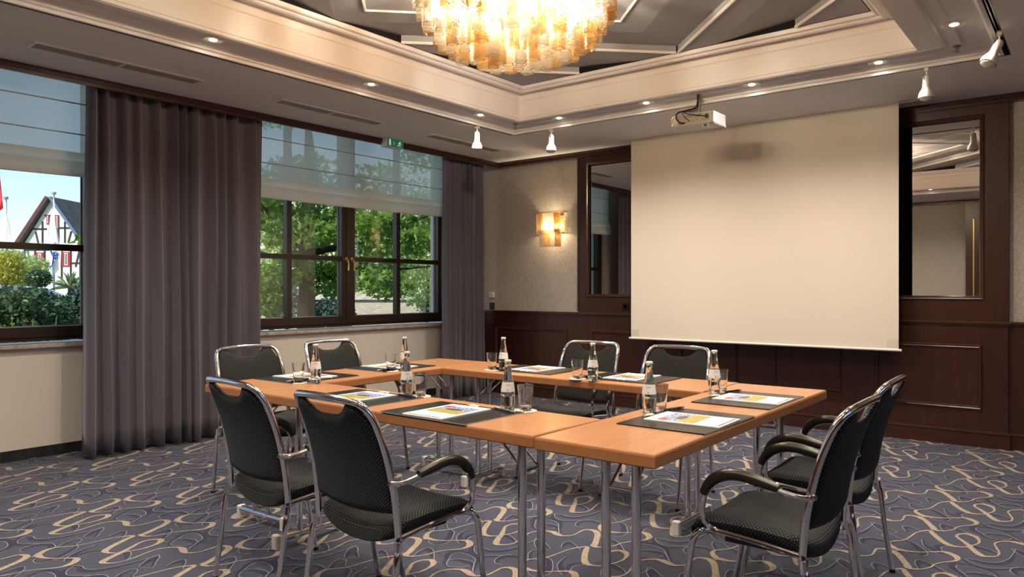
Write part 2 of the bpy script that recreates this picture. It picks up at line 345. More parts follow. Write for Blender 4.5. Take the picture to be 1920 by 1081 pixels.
# ------------------------------------------------------------------ room shell
CX0, CX1, CY0, CY1 = -4.50, -.45, .52, 5.70          # light track rectangle
XT = -5.60                                            # pelmet edge in front of the windows
c = MB()
c.box(XT, CX0, YB-.3, YF+.3, ZC, ZC+.06); c.box(CX1, XR+.3, YB-.3, YF+.3, ZC, ZC+.06)
c.box(CX0, CX1, CY1, YF+.3, ZC, ZC+.06); c.box(CX0, CX1, YB-.3, CY0, ZC, ZC+.06)
c.box(XL-.3, XT, YB-.3, YF+.3, 3.10, 3.16); c.box(XT, XT+.03, YB-.3, YF+.3, ZC+.06, 3.10)
c.box(XL-.34, XR+.34, YB-.34, YF+.34, 3.32, 3.50)
struct(c.build('ceiling', M['ceiling']))

def ring_rects(levels):
    vs = []; fs = []; mi = []
    for k, (x0, x1, y0, y1, z, m) in enumerate(levels):
        vs += [(x0, y0, z), (x1, y0, z), (x1, y1, z), (x0, y1, z)]
        if k:
            for i in range(4): fs.append(((k-1)*4+i, (k-1)*4+(i+1) % 4, k*4+(i+1) % 4, k*4+i)); mi.append(m)
    return vs, fs, mi
# cove: nested rectangles, inset from the light track; the right side carries an extra flat strip
prof = [(0, ZC, 0), (.0, ZC+.03, 3), (.034, ZC+.03, 3), (.034, ZC-.001, 3), (.034, ZC-.005, 0), (.055, ZC-.005, 0), (.06, ZC+.012, 0), (.075, ZC+.018, 0), (.082, ZC+.052, 0),
        (.10, ZC+.056, 1), (.13, ZC+.056, 1), (.132, ZC+.075, 1), (.24, ZC+.075, 1), (.242, ZC+.056, 1), (.318, ZC+.056, 1),
        (.322, ZC+.036, 0), (.334, ZC+.028, 0), (.350, ZC+.030, 0), (.354, ZC+.036, 2), (.354, ZC+.05, 2), (.360, ZC+.052, 2), (.366, ZC+.20, 2), (.372, ZC+.207, 2), (.375, ZC+.262, 2),
        (.378, ZC+.265, 1), (.455, ZC+.265, 1), (.458, ZC+.248, 0), (.472, ZC+.240, 0), (.486, ZC+.248, 0), (.490, ZC+.262, 0), (.505, ZC+.256, 0), (.518, ZC+.262, 0), (.524, ZC+.285, 0), (.54, ZC+.29, 0)]
lv = []
for ins, z, m in prof:
    ex = 0 if ins < .34 else (.12 if ins < .40 else .17)
    if abs(ins-.350) < 1e-6: lv.append((CX0+.335, CX1-.335, CY0+.335, CY1-.335, z, 0))
    lv.append((CX0+ins, CX1-ins-ex, CY0+ins, CY1-ins, z, m))
vs, fs, mi = ring_rects(lv)
t3 = MB()
for f, m in zip(fs, mi): t3.add([vs[i] for i in f], [(0, 1, 2, 3)], mi=m)
struct(t3.build('trim_3', [M['mould'], M['ceiling'], M['cove'], M['black']], smooth=0), 'stepped moulding and tall beige cove around the tray ceiling')
# tray ceiling: nested diamonds, each ring of panels folded upward towards its outer edge
TX0, TX1, TY0, TY1, ZT = lv[-1][0], lv[-1][1], lv[-1][2], lv[-1][3], ZC+.285
DX, DY = -2.50, 3.14
def clip(poly, a, b, cc):      # keep a*x+b*y<=cc
    out = []
    for i in range(len(poly)):
        p, q = poly[i-1], poly[i]; dp, dq = a*p[0]+b*p[1]-cc, a*q[0]+b*q[1]-cc
        if (dp <= 0) != (dq <= 0): t = dp/(dp-dq); out.append((p[0]+(q[0]-p[0])*t, p[1]+(q[1]-p[1])*t))
        if dq <= 0: out.append(q)
    return out
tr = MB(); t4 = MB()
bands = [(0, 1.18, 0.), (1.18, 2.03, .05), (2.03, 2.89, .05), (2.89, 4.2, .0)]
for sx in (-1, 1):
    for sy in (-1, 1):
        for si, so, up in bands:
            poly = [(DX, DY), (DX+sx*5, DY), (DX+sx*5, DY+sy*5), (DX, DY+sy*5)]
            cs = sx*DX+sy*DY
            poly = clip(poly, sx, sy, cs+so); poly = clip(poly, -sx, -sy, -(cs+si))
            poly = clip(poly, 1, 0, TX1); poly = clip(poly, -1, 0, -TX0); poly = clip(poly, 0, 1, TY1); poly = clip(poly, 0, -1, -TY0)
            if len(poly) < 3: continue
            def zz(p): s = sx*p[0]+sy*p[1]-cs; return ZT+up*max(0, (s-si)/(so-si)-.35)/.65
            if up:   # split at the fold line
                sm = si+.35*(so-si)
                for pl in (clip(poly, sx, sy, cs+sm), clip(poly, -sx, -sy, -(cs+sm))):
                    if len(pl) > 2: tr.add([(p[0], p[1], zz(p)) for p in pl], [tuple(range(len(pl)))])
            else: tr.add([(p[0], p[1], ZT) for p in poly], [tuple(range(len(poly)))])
        for s in (1.18, 2.03, 2.89):       # moulding strips along the diamond lines
            a = (DX+sx*s, DY); b = (DX, DY+sy*s)
            P = [a, b]
            def inside(p): return TX0 <= p[0] <= TX1 and TY0 <= p[1] <= TY1
            N_ = 400; pts = [(a[0]+(b[0]-a[0])*k/N_, a[1]+(b[1]-a[1])*k/N_) for k in range(N_+1)]; pts = [p for p in pts if inside(p)]
            if len(pts) > 5:
                a, b = Vector(pts[0]), Vector(pts[-1]); d = (b-a).normalized(); L = (b-a).length
                mt = Matrix.Translation((a.x, a.y, ZT)) @ Matrix.Rotation(math.atan2(d.y, d.x), 4, 'Z')
                t4.box(0, L, -.009, .009, -.006, .006, mtx=mt); t4.box(0, L, -.004, .004, .006, .052, mi=1, mtx=mt); t4.box(0, L, -.003, .003, -.010, -.006, mtx=mt)
for x0, x1, y0, y1 in ((TX0-.01, TX0, TY0, TY1), (TX1, TX1+.01, TY0, TY1), (TX0, TX1, TY0-.01, TY0), (TX0, TX1, TY1, TY1+.01)): tr.box(x0, x1, y0, y1, ZT, ZT+.09, mi=1)  # black side faces paint in the shade of the gaps above the moulding
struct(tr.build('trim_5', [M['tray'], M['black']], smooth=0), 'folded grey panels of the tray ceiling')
struct(t4.build('trim_4', [M['mould'], M['tray']], smooth=0), 'thin diagonal mouldings on the tray ceiling')

# left wall with two window openings
WZ0, WZ1 = .83, 3.06
WIN = [(-.36, 2.62), (3.58, 6.56)]
w = MB(); xo = XL-.34
w.box(xo, XL, YB-.34, YF+.34, -.1, WZ0); w.box(xo, XL, YB-.34, YF+.34, WZ1, 3.32)
w.box(xo, XL, YB-.34, WIN[0][0], WZ0, WZ1); w.box(xo, XL, WIN[0][1], WIN[1][0], WZ0, WZ1); w.box(xo, XL, WIN[1][1], YF+.34, WZ0, WZ1)
struct(w.build('wall_left', M['wall_left'], smooth=0))
b = MB(); b.box(XL, XL+.008, YB, YF, 0, .078); struct(b.build('baseboard_left', M['skirt'], smooth=0))
wf = MB(); wf.box(XL, XR+.34, YF, YF+.34, -.1, 3.32); struct(wf.build('wall_front', M['wallpaper'], smooth=0))
wb = MB(); wb.box(XL, XR+.34, YB-.34, YB, -.1, 3.32); struct(wb.build('wall_back', M['wallpaper'], smooth=0))
wr = MB(); wr.box(XR, XR+.34, YB, .2, -.1, 3.32); wr.box(XR, XR+.34, 2.8, YF, -.1, 3.32); wr.box(XR, XR+.34, .2, 2.8, -.1, .95); wr.box(XR, XR+.34, .2, 2.8, 2.55, 3.32); struct(wr.build('wall_right', M['wallpaper'], smooth=0))

def frame_on(mb, u0, u1, v0, v1, base, out, d=.014, w_=.026, mi=0, panel=None):
    # moulded rectangle on a wall plane Y=base, standing out towards sign(out)
    pr = [(0, 0), (.002, d*.6), (w_*.3, d), (w_*.55, d*.7), (w_*.8, d*.9), (w_, 0)]
    L = [[(u0+i, base+out*h, v0+i), (u1-i, base+out*h, v0+i), (u1-i, base+out*h, v1-i), (u0+i, base+out*h, v1-i)] for i, h in pr]
    for k in range(len(L)-1):
        for i in range(4): mb.add([L[k][i], L[k][(i+1) % 4], L[k+1][(i+1) % 4], L[k+1][i]], [(0, 1, 2, 3)], mi=mi)
# dark panelling on the front wall
p = MB()
YW = 6.862
def sash(mb, x0, x1, z0, z1, y0, y1): mb.box(x0, x1, y0, y1, z0, z1)
# wainscot all along, proud bay between the two wallpapered ends
p.box(XL, -4.50, 6.88, YF, .0, .975); p.box(-.56, XR, 6.88, YF, .0, .975)
# mirror bay: built round the two mirror openings
BX0, BX1, YP = -4.50, -.56, 6.85
MZ0, MZ1 = 1.155, 2.60; ML = (-4.38, -3.42); MR = (-1.64, -.72)
p.box(BX0, BX1, YP, YF, 0, MZ0); p.box(BX0, BX1, YP, YF, MZ1, 2.70)
p.box(BX0, ML[0], YP, YF, MZ0, MZ1); p.box(ML[1], MR[0], YP, YF, MZ0, MZ1); p.box(MR[1], BX1, YP, YF, MZ0, MZ1)
for x0, x1, z0, z1 in ((ML[0], ML[1], MZ0, MZ1), (MR[0], MR[1], MZ0, MZ1)):
    frame_on(p, x0-.006, x1+.006, z0-.006, z1+.006, YP, -1, .016, .034, mi=1)
for x0, x1, z0, z1 in ((-4.33, -3.56, .29, .80), (-3.29, -2.70, .34, .77), (-2.36, -1.77, .34, .77), (-1.50, -.73, .29, .80)):
    frame_on(p, x0, x1, z0, z1, YP, -1, .018, .028, mi=1)
frame_on(p, -5.69, -4.66, .30, .79, 6.88, -1, .018, .028, mi=1); frame_on(p, -.40, .55, .30, .79, 6.88, -1, .018, .028, mi=1)
p.box(-3.42, -1.64, YP-.006, YP, 1.02, 2.68); p.box(-1.675, -1.665, YP-.003, YP, .14, .96)
# cap rail
for x0, x1, yb in ((XL, -4.50, 6.88), (BX0-.02, BX1+.02, YP), (-.56, XR, 6.88)):
    p.box(x0, x1, yb-.022, yb, .968, .985, mi=1); p.box(x0, x1, yb-.012, yb, .952, .968)
p.box(BX0-.004, BX0+.02, YP-.006, YF, 1.0, 2.69); p.box(BX1-.02, BX1+.004, YP-.006, YF, 1.0, 2.69)
struct(p.build('trim_1', [M['mahogany'], M['mahogany_trim']], smooth=0), 'dark mahogany wainscot and mirror bay on the front wall')
bb = MB()
for x0, x1, yb in ((XL, -4.50, 6.88), (BX0-.015, BX1+.015, YP), (-.56, XR, 6.88)):
    bb.box(x0, x1, yb-.016, yb, 0, .105, mi=0); bb.box(x0, x1, yb-.022, yb, .112, .128, mi=1); bb.box(x0, x1, yb-.012, yb, .105, .112, mi=0)
struct(bb.build('baseboard_front', [M['mahogany_h'], M['mahogany_trim']], smooth=0))
cr = MB()
for (z0, z1, o) in ((2.675, 2.70, .02), (2.70, ZC, .045)):
    cr.box(XT, XR, YF-.05-o, YF, z0, z1)
    cr.box(XT-.02, XT+(.0 if z0 < 2.70 else .014), YB, YF, z0-.004, z1)
    cr.box(XT, XR, YB, YB+.03+o, z0, z1); cr.box(XR-.03-o, XR, YB, YF, z0, z1)
cr.box(XT-.02, XT, YB, YF, 2.73, 2.80)
struct(cr.build('trim_2', M['mahogany_h'], smooth=0), 'thin dark crown moulding under the ceiling edge')
# panelling of the back and right walls (seen in the mirrors)
q = MB()
q.box(XL, XR, YB, YB+.025, 0, .975); q.box(XL, XR, YB, YB+.05, .968, .99, mi=1)
q.box(-1.77, -1.55, YB, YB+.06, 0, 2.68); q.box(-1.665, -1.650, YB+.06, YB+.068, 1.0, 2.4, mi=2); q.box(-4.6, -4.38, YB, YB+.06, 0, 2.68)
q.box(XR-.025, XR, YB, YF, 0, .975); q.box(XR-.05, XR, YB, YF, .968, .99, mi=1)
for x0 in (-5.9, -4.2, -3.0, -1.4, -.2): frame_on(q, x0, x0+1.0, .3, .8, YB+.025, 1, .018, .028, mi=1)
struct(q.build('trim_6', [M['mahogany'], M['mahogany_trim'], M['brass']], smooth=0), 'dark panelling of the back and right walls')

# mirrors
for (x0, x1), lab in ((ML, 'tall wall mirror in the dark panelling left of the projection screen'), (MR, 'tall wall mirror in the dark panelling right of the projection screen')):
    mm = MB(); mm.box(x0+.001, x1-.001, 6.868, 6.885, MZ0+.001, MZ1-.001)
    tag(mm.build('wall_mirror', M['mirror'], smooth=0), lab, 'mirror')

# windows
def window(n, y0, y1):
    f = MB(); xa, xb = XL-.17, XL-.09; z0, z1 = .85, WZ1; ym = (y0+y1)/2
    f.box(xa, xb, y0, y0+.07, z0, z1); f.box(xa, xb, y1-.07, y1, z0, z1); f.box(xa, xb, y0+.07, y1-.07, z0, z0+.045); f.box(xa, xb, y0+.07, y1-.07, z1-.06, z1)
    xs, xt = XL-.155, XL-.075
    for a, b_ in ((y0+.06, ym-.008), (ym+.008, y1-.06)):
        f.box(xs, xt, a, a+.08, z0+.03, z1-.05); f.box(xs, xt, b_-.08, b_, z0+.03, z1-.05)
        f.box(xs, xt, a+.08, b_-.08, z0+.03, z0+.105); f.box(xs, xt, a+.08, b_-.08, z1-.13, z1-.05)
        mid = (a+b_)/2; f.box(xs+.01, xt-.008, mid-.028, mid+.028, z0+.105, z1-.13)
        f.box(xs+.01, xt-.010, a+.08, b_-.08, 1.530, 1.578); f.box(xs+.01, xt-.010, a+.08, b_-.08, 2.16, 2.205)
        f.box(xs+.02, xs+.026, a+.08, b_-.08, z0+.105, z0+.112, mi=1); f.box(xs+.02, xs+.026, b_-.088, b_-.08, z0+.112, z1-.13, mi=1)
    f.box(xt-.012, xt+.006, ym-.03, ym+.03, z0+.03, z1-.05)
    o = struct(f.build('window_%d' % n, [M['winframe'], M['grey_plastic']], smooth=0))
    for a, b_ in ((y0+.06, ym-.008), (ym+.008, y1-.06)):
        g = MB(); g.box(xs+.030, xs+.036, a+.07, b_-.07, z0+.10, z1-.12); g.build('glass_pane', M['winglass'], o, smooth=0)
    for s in (-1, 1):
        h = MB(); yy = ym+s*.037; h.lathe([(.0, 0), (.017, 0), (.017, .010), (.009, .012), (.008, .034), (.0, .036)], n=14, mtx=Matrix.Translation((xt+.004, yy, 1.545)) @ Matrix.Rotation(radians(90), 4, 'Y') @ Matrix.Scale(1.6, 4, (1, 0, 0)))
        h.tube([(xt+.030, yy, 1.545), (xt+.040, yy, 1.535), (xt+.042, yy+.006, 1.50), (xt+.038, yy+.008, 1.43)], [.007, .008, .0085, .009], n=10, smooth=3)
        h.build('handle', M['brass'], o)
    s_ = MB(); s_.rbox(XL-.09, XL+.05, y0-.05, y1+.05, .805, .835, .004); s_.build('window_sill', M['sill'], o, smooth=0)
    return o
for i, (a, b_) in enumerate(WIN): window(i+1, a, b_)
f = MB(); f.box(XR+.10, XR+.18, .2, .3, .95, 2.55); f.box(XR+.10, XR+.18, 2.7, 2.8, .95, 2.55); f.box(XR+.10, XR+.18, .3, 2.7, .95, 1.05); f.box(XR+.10, XR+.18, .3, 2.7, 2.45, 2.55); f.box(XR+.10, XR+.18, 1.46, 1.54, 1.05, 2.45); f.box(XR+.10, XR+.18, .3, 2.7, 1.70, 1.76)  # unseen window added to bring cool light onto the right chairs and floor
w3 = struct(f.build('window_3', M['winframe'], smooth=0)); g = MB(); g.box(XR+.13, XR+.136, .29, 2.71, 1.04, 2.46); g.build('glass_pane', M['winglass'], w3, smooth=0)

# roman blinds
def blind(y0, y1, label):
    x = XL+.085; root = thing('roman_blind', label, 'blind', (x, (y0+y1)/2, 2.07)); hw = (y1-y0)/2
    def sheet(prof, n=40):
        m_ = MB(); vs = []; fs = []
        for i, (dx, z) in enumerate(prof):
            for k in range(n+1):
                y = -hw+2*hw*k/n; vs.append((dx+.003*sin(y*3+z*4), y, z-2.07+(.0-.012*sin(pi*k/n)*(1 if z < 2.2 else .2))))
                if i and k: q0 = (i-1)*(n+1)+k; fs.append((q0-1, q0, q0+n+1, q0+n))
        return m_.add(vs, fs)
    sheet([(0, 3.02), (0, 2.86), (.006, 2.856), (0, 2.85), (.002, 2.72), (0, 2.634), (.006, 2.63), (0, 2.626), (.004, 2.52), (0, 2.404), (.006, 2.40), (0, 2.396), (.006, 2.33), (.012, 2.26)]).build('upper_cloth', M['blind'], root)
    sheet([(.012, 2.262), (.030, 2.235), (.036, 2.21), (.024, 2.195), (.040, 2.17), (.046, 2.12), (.044, 2.085), (.034, 2.078), (.020, 2.09), (.012, 2.12)]).build('folded_hem', M['blind_fold'], root)
    for z in (2.856, 2.63, 2.40):
        r = MB(); r.box(.004, .012, -hw, hw, z-2.074, z-2.066); r.build('rib', M['grey_plastic'], root, smooth=0)
blind(-.30, 2.47, 'pale roman blind on the window at the far left, above the half-timbered house')
blind(3.66, 6.40, 'pale roman blind on the window between the two grey curtains')

# curtains
def curtain(y0, y1, label, seed, folds, grp=None):
    rnd = random.Random(seed); n = folds*14; hgt = 2.76
    ph = []; acc = 0; ks = [rnd.uniform(.6, 1.5) for _ in range(folds)]; tot = sum(ks); am = [rnd.uniform(.6, 1.25) for _ in range(folds+1)]
    xs = []
    for f in range(folds):
        for k in range(14): t = k/14; xs.append((y0+(acc+ks[f]*t)/tot*(y1-y0), f+t))
        acc += ks[f]
    xs.append((y1, folds)); m_ = MB(); vs = []; fs = []; rows = 16
    dr = [rnd.uniform(-1, 1) for _ in range(folds+2)]
    for r in range(rows+1):
        z = .02+(hgt-.02)*r/rows; low = 1-r/rows
        for y, f in xs:
            i = int(min(f, folds-1)); t = f-i; a = .078*(am[i]*(1-t)+am[i+1]*t)*(.72+.30*low)
            s = sin(2*pi*f+.9*sin(2*pi*f)+dr[i]*(1-t)+dr[i+1]*t); s = math.copysign(abs(s)**.6, s)
            vs.append((-5.755+a*s+.006*sin(3*z+f), y+.03*low*(dr[i]*(1-t)+dr[i+1]*t)+.010*cos(2*pi*f)*low, z))
    w_ = len(xs)
    for r in range(rows):
        for k in range(w_-1): fs.append((r*w_+k, r*w_+k+1, (r+1)*w_+k+1, (r+1)*w_+k))
    m_.add(vs, fs); o = m_.build('curtain', M['curtain'], smooth=80)
    md = o.modifiers.new('thick', 'SOLIDIFY'); md.thickness = .004; md.offset = -1
    tag(o, label, 'curtain', grp)
curtain(2.33, 3.77, 'wide dark grey floor-length curtain hanging between the two windows', 3, 12)
curtain(6.02, 6.76, 'narrow grey floor-length curtain in the corner beside the wall lamp', 9, 9)

# projection screen
ps = thing('projection_screen', 'large white roll-down projection screen in front of the dark panelling', 'projection screen', (-2.485, 6.60, .75))
s1 = MB()
s1.add([(-1.215, 0, 0), (1.215, 0, 0), (1.215, 0, 1.98), (-1.215, 0, 1.98)], [(0, 1, 2, 3)], mi=0)
s1.add([(-1.215, .002, 0), (1.215, .002, 0), (1.215, .002, 1.98), (-1.215, .002, 1.98)], [(3, 2, 1, 0)], mi=1)
s1.box(-1.2155, -1.213, 0, .002, 0, 1.98, mi=1); s1.box(1.213, 1.2155, 0, .002, 0, 1.98, mi=1)
s1.build('canvas', [M['screen'], M['black']], ps, smooth=0)
s2 = MB(); s2.tube([(-1.235, .001, -.004), (1.235, .001, -.004)], .011, n=12); s2.build('bottom_bar', M['white_plastic'], ps)
for sx in (-1, 1):
    s3 = MB(); s3.box(sx*1.17-.042, sx*1.17+.042, -.0015, .0, .02, .085); s3.build('corner_patch', pbr('corner_tape', (.66, .62, .52), .7), ps, smooth=0)
s4 = MB(); s4.box(1.22, 1.38, -.04, .06, 1.962, 1.979); s4.build('ceiling_slot_end', M['grey_plastic'], ps, smooth=0)

# vents in the left strip of ceiling
vent0 = None
for i, (y, lab) in enumerate(((2.27, 'long slatted ceiling vent nearest the viewer, above the wide curtain'), (3.99, 'long slatted ceiling vent in the middle of the row beside the windows'), (5.68, 'long slatted ceiling vent farthest away, before the corner'))):
    if vent0 is None:
        vent0 = thing('ceiling_vent', lab, 'vent', (-5.105, y, ZC), 0, 'slatted vents in the ceiling above the windows')
        f = MB()
        for a in ((-.075, -.058, -.54, .54), (.058, .075, -.54, .54), (-.058, .058, -.54, -.52), (-.058, .058, .52, .54), (-.058, .058, -.01, .01)): f.box(a[0], a[1], a[2], a[3], -.010, 0)
        f.build('frame', M['lamp_white'], vent0, smooth=0)
        f = MB(); f.box(-.058, .058, -.52, .52, -.002, 0)
        f.build('backing', M['projvent'], vent0, smooth=0)
        f = MB()
        for k in range(5): x = -.050+k*.022; f.box(x, x+.009, -.52, .52, -.008, -.002)
        f.build('slats', M['grey_plastic'], vent0, smooth=0)
    else: dup(vent0, (-5.105, y, ZC), 0, lab)
for (x, y), lab in (((-4.38, 5.86), 'flush round ceiling speaker near the left corner'), ((-.47, 5.92), 'flush round ceiling speaker behind the tilted track spotlight')):
    m_ = MB(); m_.lathe([(0, 0), (.112, 0), (.115, -.004), (.10, -.005), (.098, -.002), (0, -.0025)][::-1], n=40); tag(m_.build('ceiling_speaker', M['ceiling'], loc=(x, y, ZC), rot=(0, 0, 0)), lab, 'speaker')

# downlights
LBL = {(-4.325, 5.015): 'round recessed downlight left of the corner sprinkler', (-4.325, 3.753): 'round recessed downlight over the middle ceiling vent', (-4.325, 2.474): 'round recessed downlight nearest on the left ceiling strip',
       (-3.845, 5.545): 'round recessed downlight right of the corner sprinkler', (-2.965, 5.545): 'round recessed downlight just left of the projector', (-2.074, 5.545): 'round recessed downlight just right of the projector',
       (-1.193, 5.545): 'round recessed downlight left of the right-hand sprinkler', (-.675, 5.022): 'round recessed downlight nearest the tilted track spotlight'}
spots = [(-4.325, y) for y in (5.015, 3.753, 2.474, 1.2)]+[(x, 5.545) for x in (-3.845, -2.965, -2.074, -1.193)]+[(-.675, y) for y in (5.022, 3.76, 2.49, 1.2)]+[(x, .68) for x in (-3.845, -2.965, -2.074, -1.193)]
dl0 = None
BZ = ZC+.056
for x, y in spots:
    lab = LBL.get((x, y), 'round recessed downlight in the ceiling strip outside the picture')
    if dl0 is None:
        dl0 = thing('downlight', lab, 'downlight', (x, y, BZ))
        r = MB(); r.lathe([(.052, .004), (.052, -.002), (.060, -.006), (.068, -.004), (.070, 0), (.070, .004)], n=28, closed=True); r.build('trim_ring', M['lamp_white'], dl0)
        r = MB(); r.lathe([(.052, -.004), (.046, -.0025), (.034, -.0035), (.028, -.002), (.0, -.002)], n=24); r.build('reflector', M['lens'], dl0)
        r = MB(); r.lathe([(.0, -.002), (.024, -.002), (.026, -.006), (.016, -.010), (0, -.011)], n=16); r.build('lamp', M['dim_bulb'], dl0)
        dup0 = dl0
    else:
        o = dup(dl0, (x, y, BZ), 0, lab)
        if (x, y) not in LBL: o['group'] = 'downlights outside the picture'
    L = bpy.data.lights.new('downlight_beam', 'SPOT'); L.energy = DL_E; L.color = (1., .86, .70); L.spot_size = radians(150); L.spot_blend = 1.; L.shadow_soft_size = .045
    lo = bpy.data.objects.new('downlight_beam', L); COL.objects.link(lo); lo.location = (x, y, BZ-.02)

# sprinklers
for (x, y), lab in (((-4.318, 5.513), 'small sprinkler head in the left inner corner of the ceiling strip'), ((-.72, 5.48), 'small sprinkler head in the right inner corner of the ceiling strip')):
    m_ = MB(); m_.lathe([(0, 0), (.022, 0), (.024, -.006), (.010, -.010), (.008, -.034), (.013, -.036), (.014, -.042), (0, -.043)][::-1], n=14)
    tag(m_.build('sprinkler', M['steel'], loc=(x, y, BZ)), lab, 'sprinkler')
# light track rails
lt = thing('lighting_track', 'black lighting track running round the ceiling recess', 'light track', (-2.475, 3.11, ZC))
for x0, x1, y0, y1 in ((CX0+.002, CX0+.026, CY0+.03, CY1-.03), (CX1-.026, CX1-.002, CY0+.03, CY1-.03), (CX0+.002, CX1-.002, CY1-.026, CY1-.002), (CX0+.002, CX1-.002, CY0+.002, CY0+.026)):
    m_ = MB(); a, bb_, c_, d = x0+2.475, x1+2.475, y0-3.11, y1-3.11
    if bb_-a < .1: m_.box(a, a+.006, c_, d, 0, .024); m_.box(bb_-.006, bb_, c_, d, 0, .024)
    else: m_.box(a, bb_, c_, c_+.006, 0, .024); m_.box(a, bb_, d-.006, d, 0, .024)
    m_.build('rail', M['dark_metal'], lt, smooth=0)
# track spotlights
def spotlight(x, y, tilt, azim, lab):
    t = thing('track_spotlight', lab, 'spotlight', (x, y, ZC))
    m_ = MB(); m_.box(-.013, .013, -.020, .020, -.022, .004); m_.tube([(0, 0, -.02), (0, 0, -.058)], .006, n=10); m_.build('adapter', M['lamp_white'], t)
    R = Matrix.Translation((0, 0, -.060)) @ Matrix.Rotation(azim, 4, 'Z') @ Matrix.Rotation(tilt, 4, 'Y')
    m_ = MB(); m_.lathe([(.0, .012), (.014, .010), (.022, .002), (.024, -.010), (.0245, -.070), (.030, -.085), (.042, -.105), (.048, -.125), (.049, -.142), (.046, -.143), (.044, -.125), (.026, -.09), (0, -.088)], n=26, mtx=R)
    m_.build('housing', M['lamp_white'], t)
    m_ = MB(); m_.lathe([(.0, -.10), (.030, -.11), (.043, -.135), (.040, -.150), (.025, -.160), (0, -.164)], n=22, mtx=R); m_.build('bulb', pbr('frosted_bulb', (.62, .60, .52), .12, .2), t)
    m_ = MB(); m_.box(-.0255, -.0225, -.004, .004, -.022, .0, mtx=R); m_.build('slot', M['black_plastic'], t, smooth=0)
spotlight(-4.487, 5.156, radians(6), radians(-40), 'small white track spotlight left of the corner, before the far vent')
spotlight(-4.03, 5.687, radians(3), radians(100), 'small white track spotlight right of the corner, above the wall lamp')
spotlight(-.925, 5.687, radians(2), radians(60), 'white track spotlight hanging straight down beside the projection screen')
spotlight(-.463, 5.15, radians(28), radians(40), 'white track spotlight tilted away from the right ceiling edge')

# exit sign
ex = thing('exit_sign', 'small green emergency exit sign box under the dark trim above the window', 'sign', (-5.52, 5.10, 2.735))
m_ = MB(); m_.box(-.085, 0, -.11, .11, -.088, 0); m_.build('housing', M['white_plastic'], ex, smooth=0)
m_ = MB(); m_.box(0, .003, -.107, .107, -.085, -.003); m_.build('green_face', M['green'], ex, smooth=0)
def yz(mb, pts, x=.0045): mb.add([(x, a, b_) for a, b_ in pts]+[(.003, a, b_) for a, b_ in pts], [tuple(range(len(pts)))])
m_ = MB(); yz(m_, [(-.085, -.014), (-.085, -.074), (-.062, -.074), (-.062, -.014)]); yz(m_, [(-.022, -.03), (-.018, -.03), (-.018, -.052), (-.014, -.052), (-.020, -.062), (-.026, -.052), (-.022, -.052)])
cx, cz = .062, -.024; yz(m_, [(cx+.006*cos(a*pi/4), cz+.006*sin(a*pi/4)) for a in range(8)])
for L_ in ([(.058, -.031), (.048, -.052)], [(.048, -.052), (.062, -.060), (.058, -.076)], [(.048, -.050), (.040, -.064), (.026, -.068)], [(.058, -.034), (.070, -.044), (.078, -.040)], [(.056, -.033), (.042, -.036), (.036, -.046)]):
    for a, b_ in zip(L_, L_[1:]):
        d = Vector((b_[0]-a[0], b_[1]-a[1])).normalized(); n_ = Vector((-d.y, d.x))*.0032
        yz(m_, [(a[0]+n_.x, a[1]+n_.y), (b_[0]+n_.x, b_[1]+n_.y), (b_[0]-n_.x, b_[1]-n_.y), (a[0]-n_.x, a[1]-n_.y)])
m_.build('running_figure', M['exit_white'], ex, smooth=0)

# projector
pj = thing('projector', 'white ceiling projector with black cables in front of the screen', 'projector', (-2.51, 5.43, 2.52))
bz = BZ-2.52
m_ = MB(); m_.tube([(0, .14, .10), (0, .14, bz)], .016, n=12); m_.box(-.05, .05, .10, .19, .088, .104); m_.build('ceiling_mount', M['steel'], pj)
m_ = MB(); m_.rbox(-.172, .168, .0, .25, .0, .088, .010)
m_.build('body', M['cream_plastic'], pj, smooth=0)
m_ = MB(); m_.rbox(.1685, .180, .004, .246, -.004, .090, .008); m_.build('side_cover', M['grey_plastic'], pj, smooth=0)
m_ = MB()
for i in range(11):
    for k in range(6): m_.box(.180, .1812, .07+i*.0155, .079+i*.0155, .014+k*.0115, .021+k*.0115)
m_.build('vent_holes', M['projvent'], pj, smooth=0)
m_ = MB(); m_.box(-.11, .155, -.002, .001, .012, .080); m_.build('connector_panel', pbr('panel', (.40, .36, .27), .5), pj, smooth=0)
m_ = MB(); rr = random.Random(4)
for i in range(30): x, z = rr.uniform(-.10, .14), rr.uniform(.018, .072); w_ = rr.uniform(.003, .008); m_.box(x, x+w_, -.005, -.002, z, z+w_*.8)
m_.box(.118, .142, -.014, -.002, .034, .062); m_.build('sockets', M['black_plastic'], pj, smooth=0)
m_ = MB(); m_.lathe([(0, 0), (.031, 0), (.033, -.003), (.027, -.004), (.025, 0), (0, .001)], n=28, mtx=Matrix.Translation((-.140, -.0005, .045)) @ Matrix.Rotation(radians(-90), 4, 'X')); m_.build('round_cover', M['cream_plastic'], pj)
m_ = MB(); m_.lathe([(0, -.022), (.03, -.02), (.045, 0), (0, .0)], n=20, mtx=Matrix.Translation((.10, .07, 0))); m_.build('sensor_dome', M['white_plastic'], pj)
m_ = MB(); m_.box(.09, .112, .028, .034, -.019, -.005); m_.build('sensor_window', M['black_plastic'], pj, smooth=0)
for pts, r in (([(0, .12, bz-.01), (-.005, .10, .16), (-.05, .03, .125), (-.10, -.03, .10), (-.11, -.04, .06), (-.085, -.03, .022), (-.055, -.004, .018)], .006), ([(0, .12, bz-.03), (-.01, .09, .14), (-.06, -.01, .11), (-.05, -.03, .07), (-.01, -.004, .025)], .003), ([(.004, .12, bz-.02), (0, .09, .13), (-.055, -.01, .105), (0, -.04, .075), (.125, -.012, .048)], .0035)):
    m_ = MB(); m_.tube(pts, r, n=8, smooth=5); m_.build('cable', M['rubber'], pj)

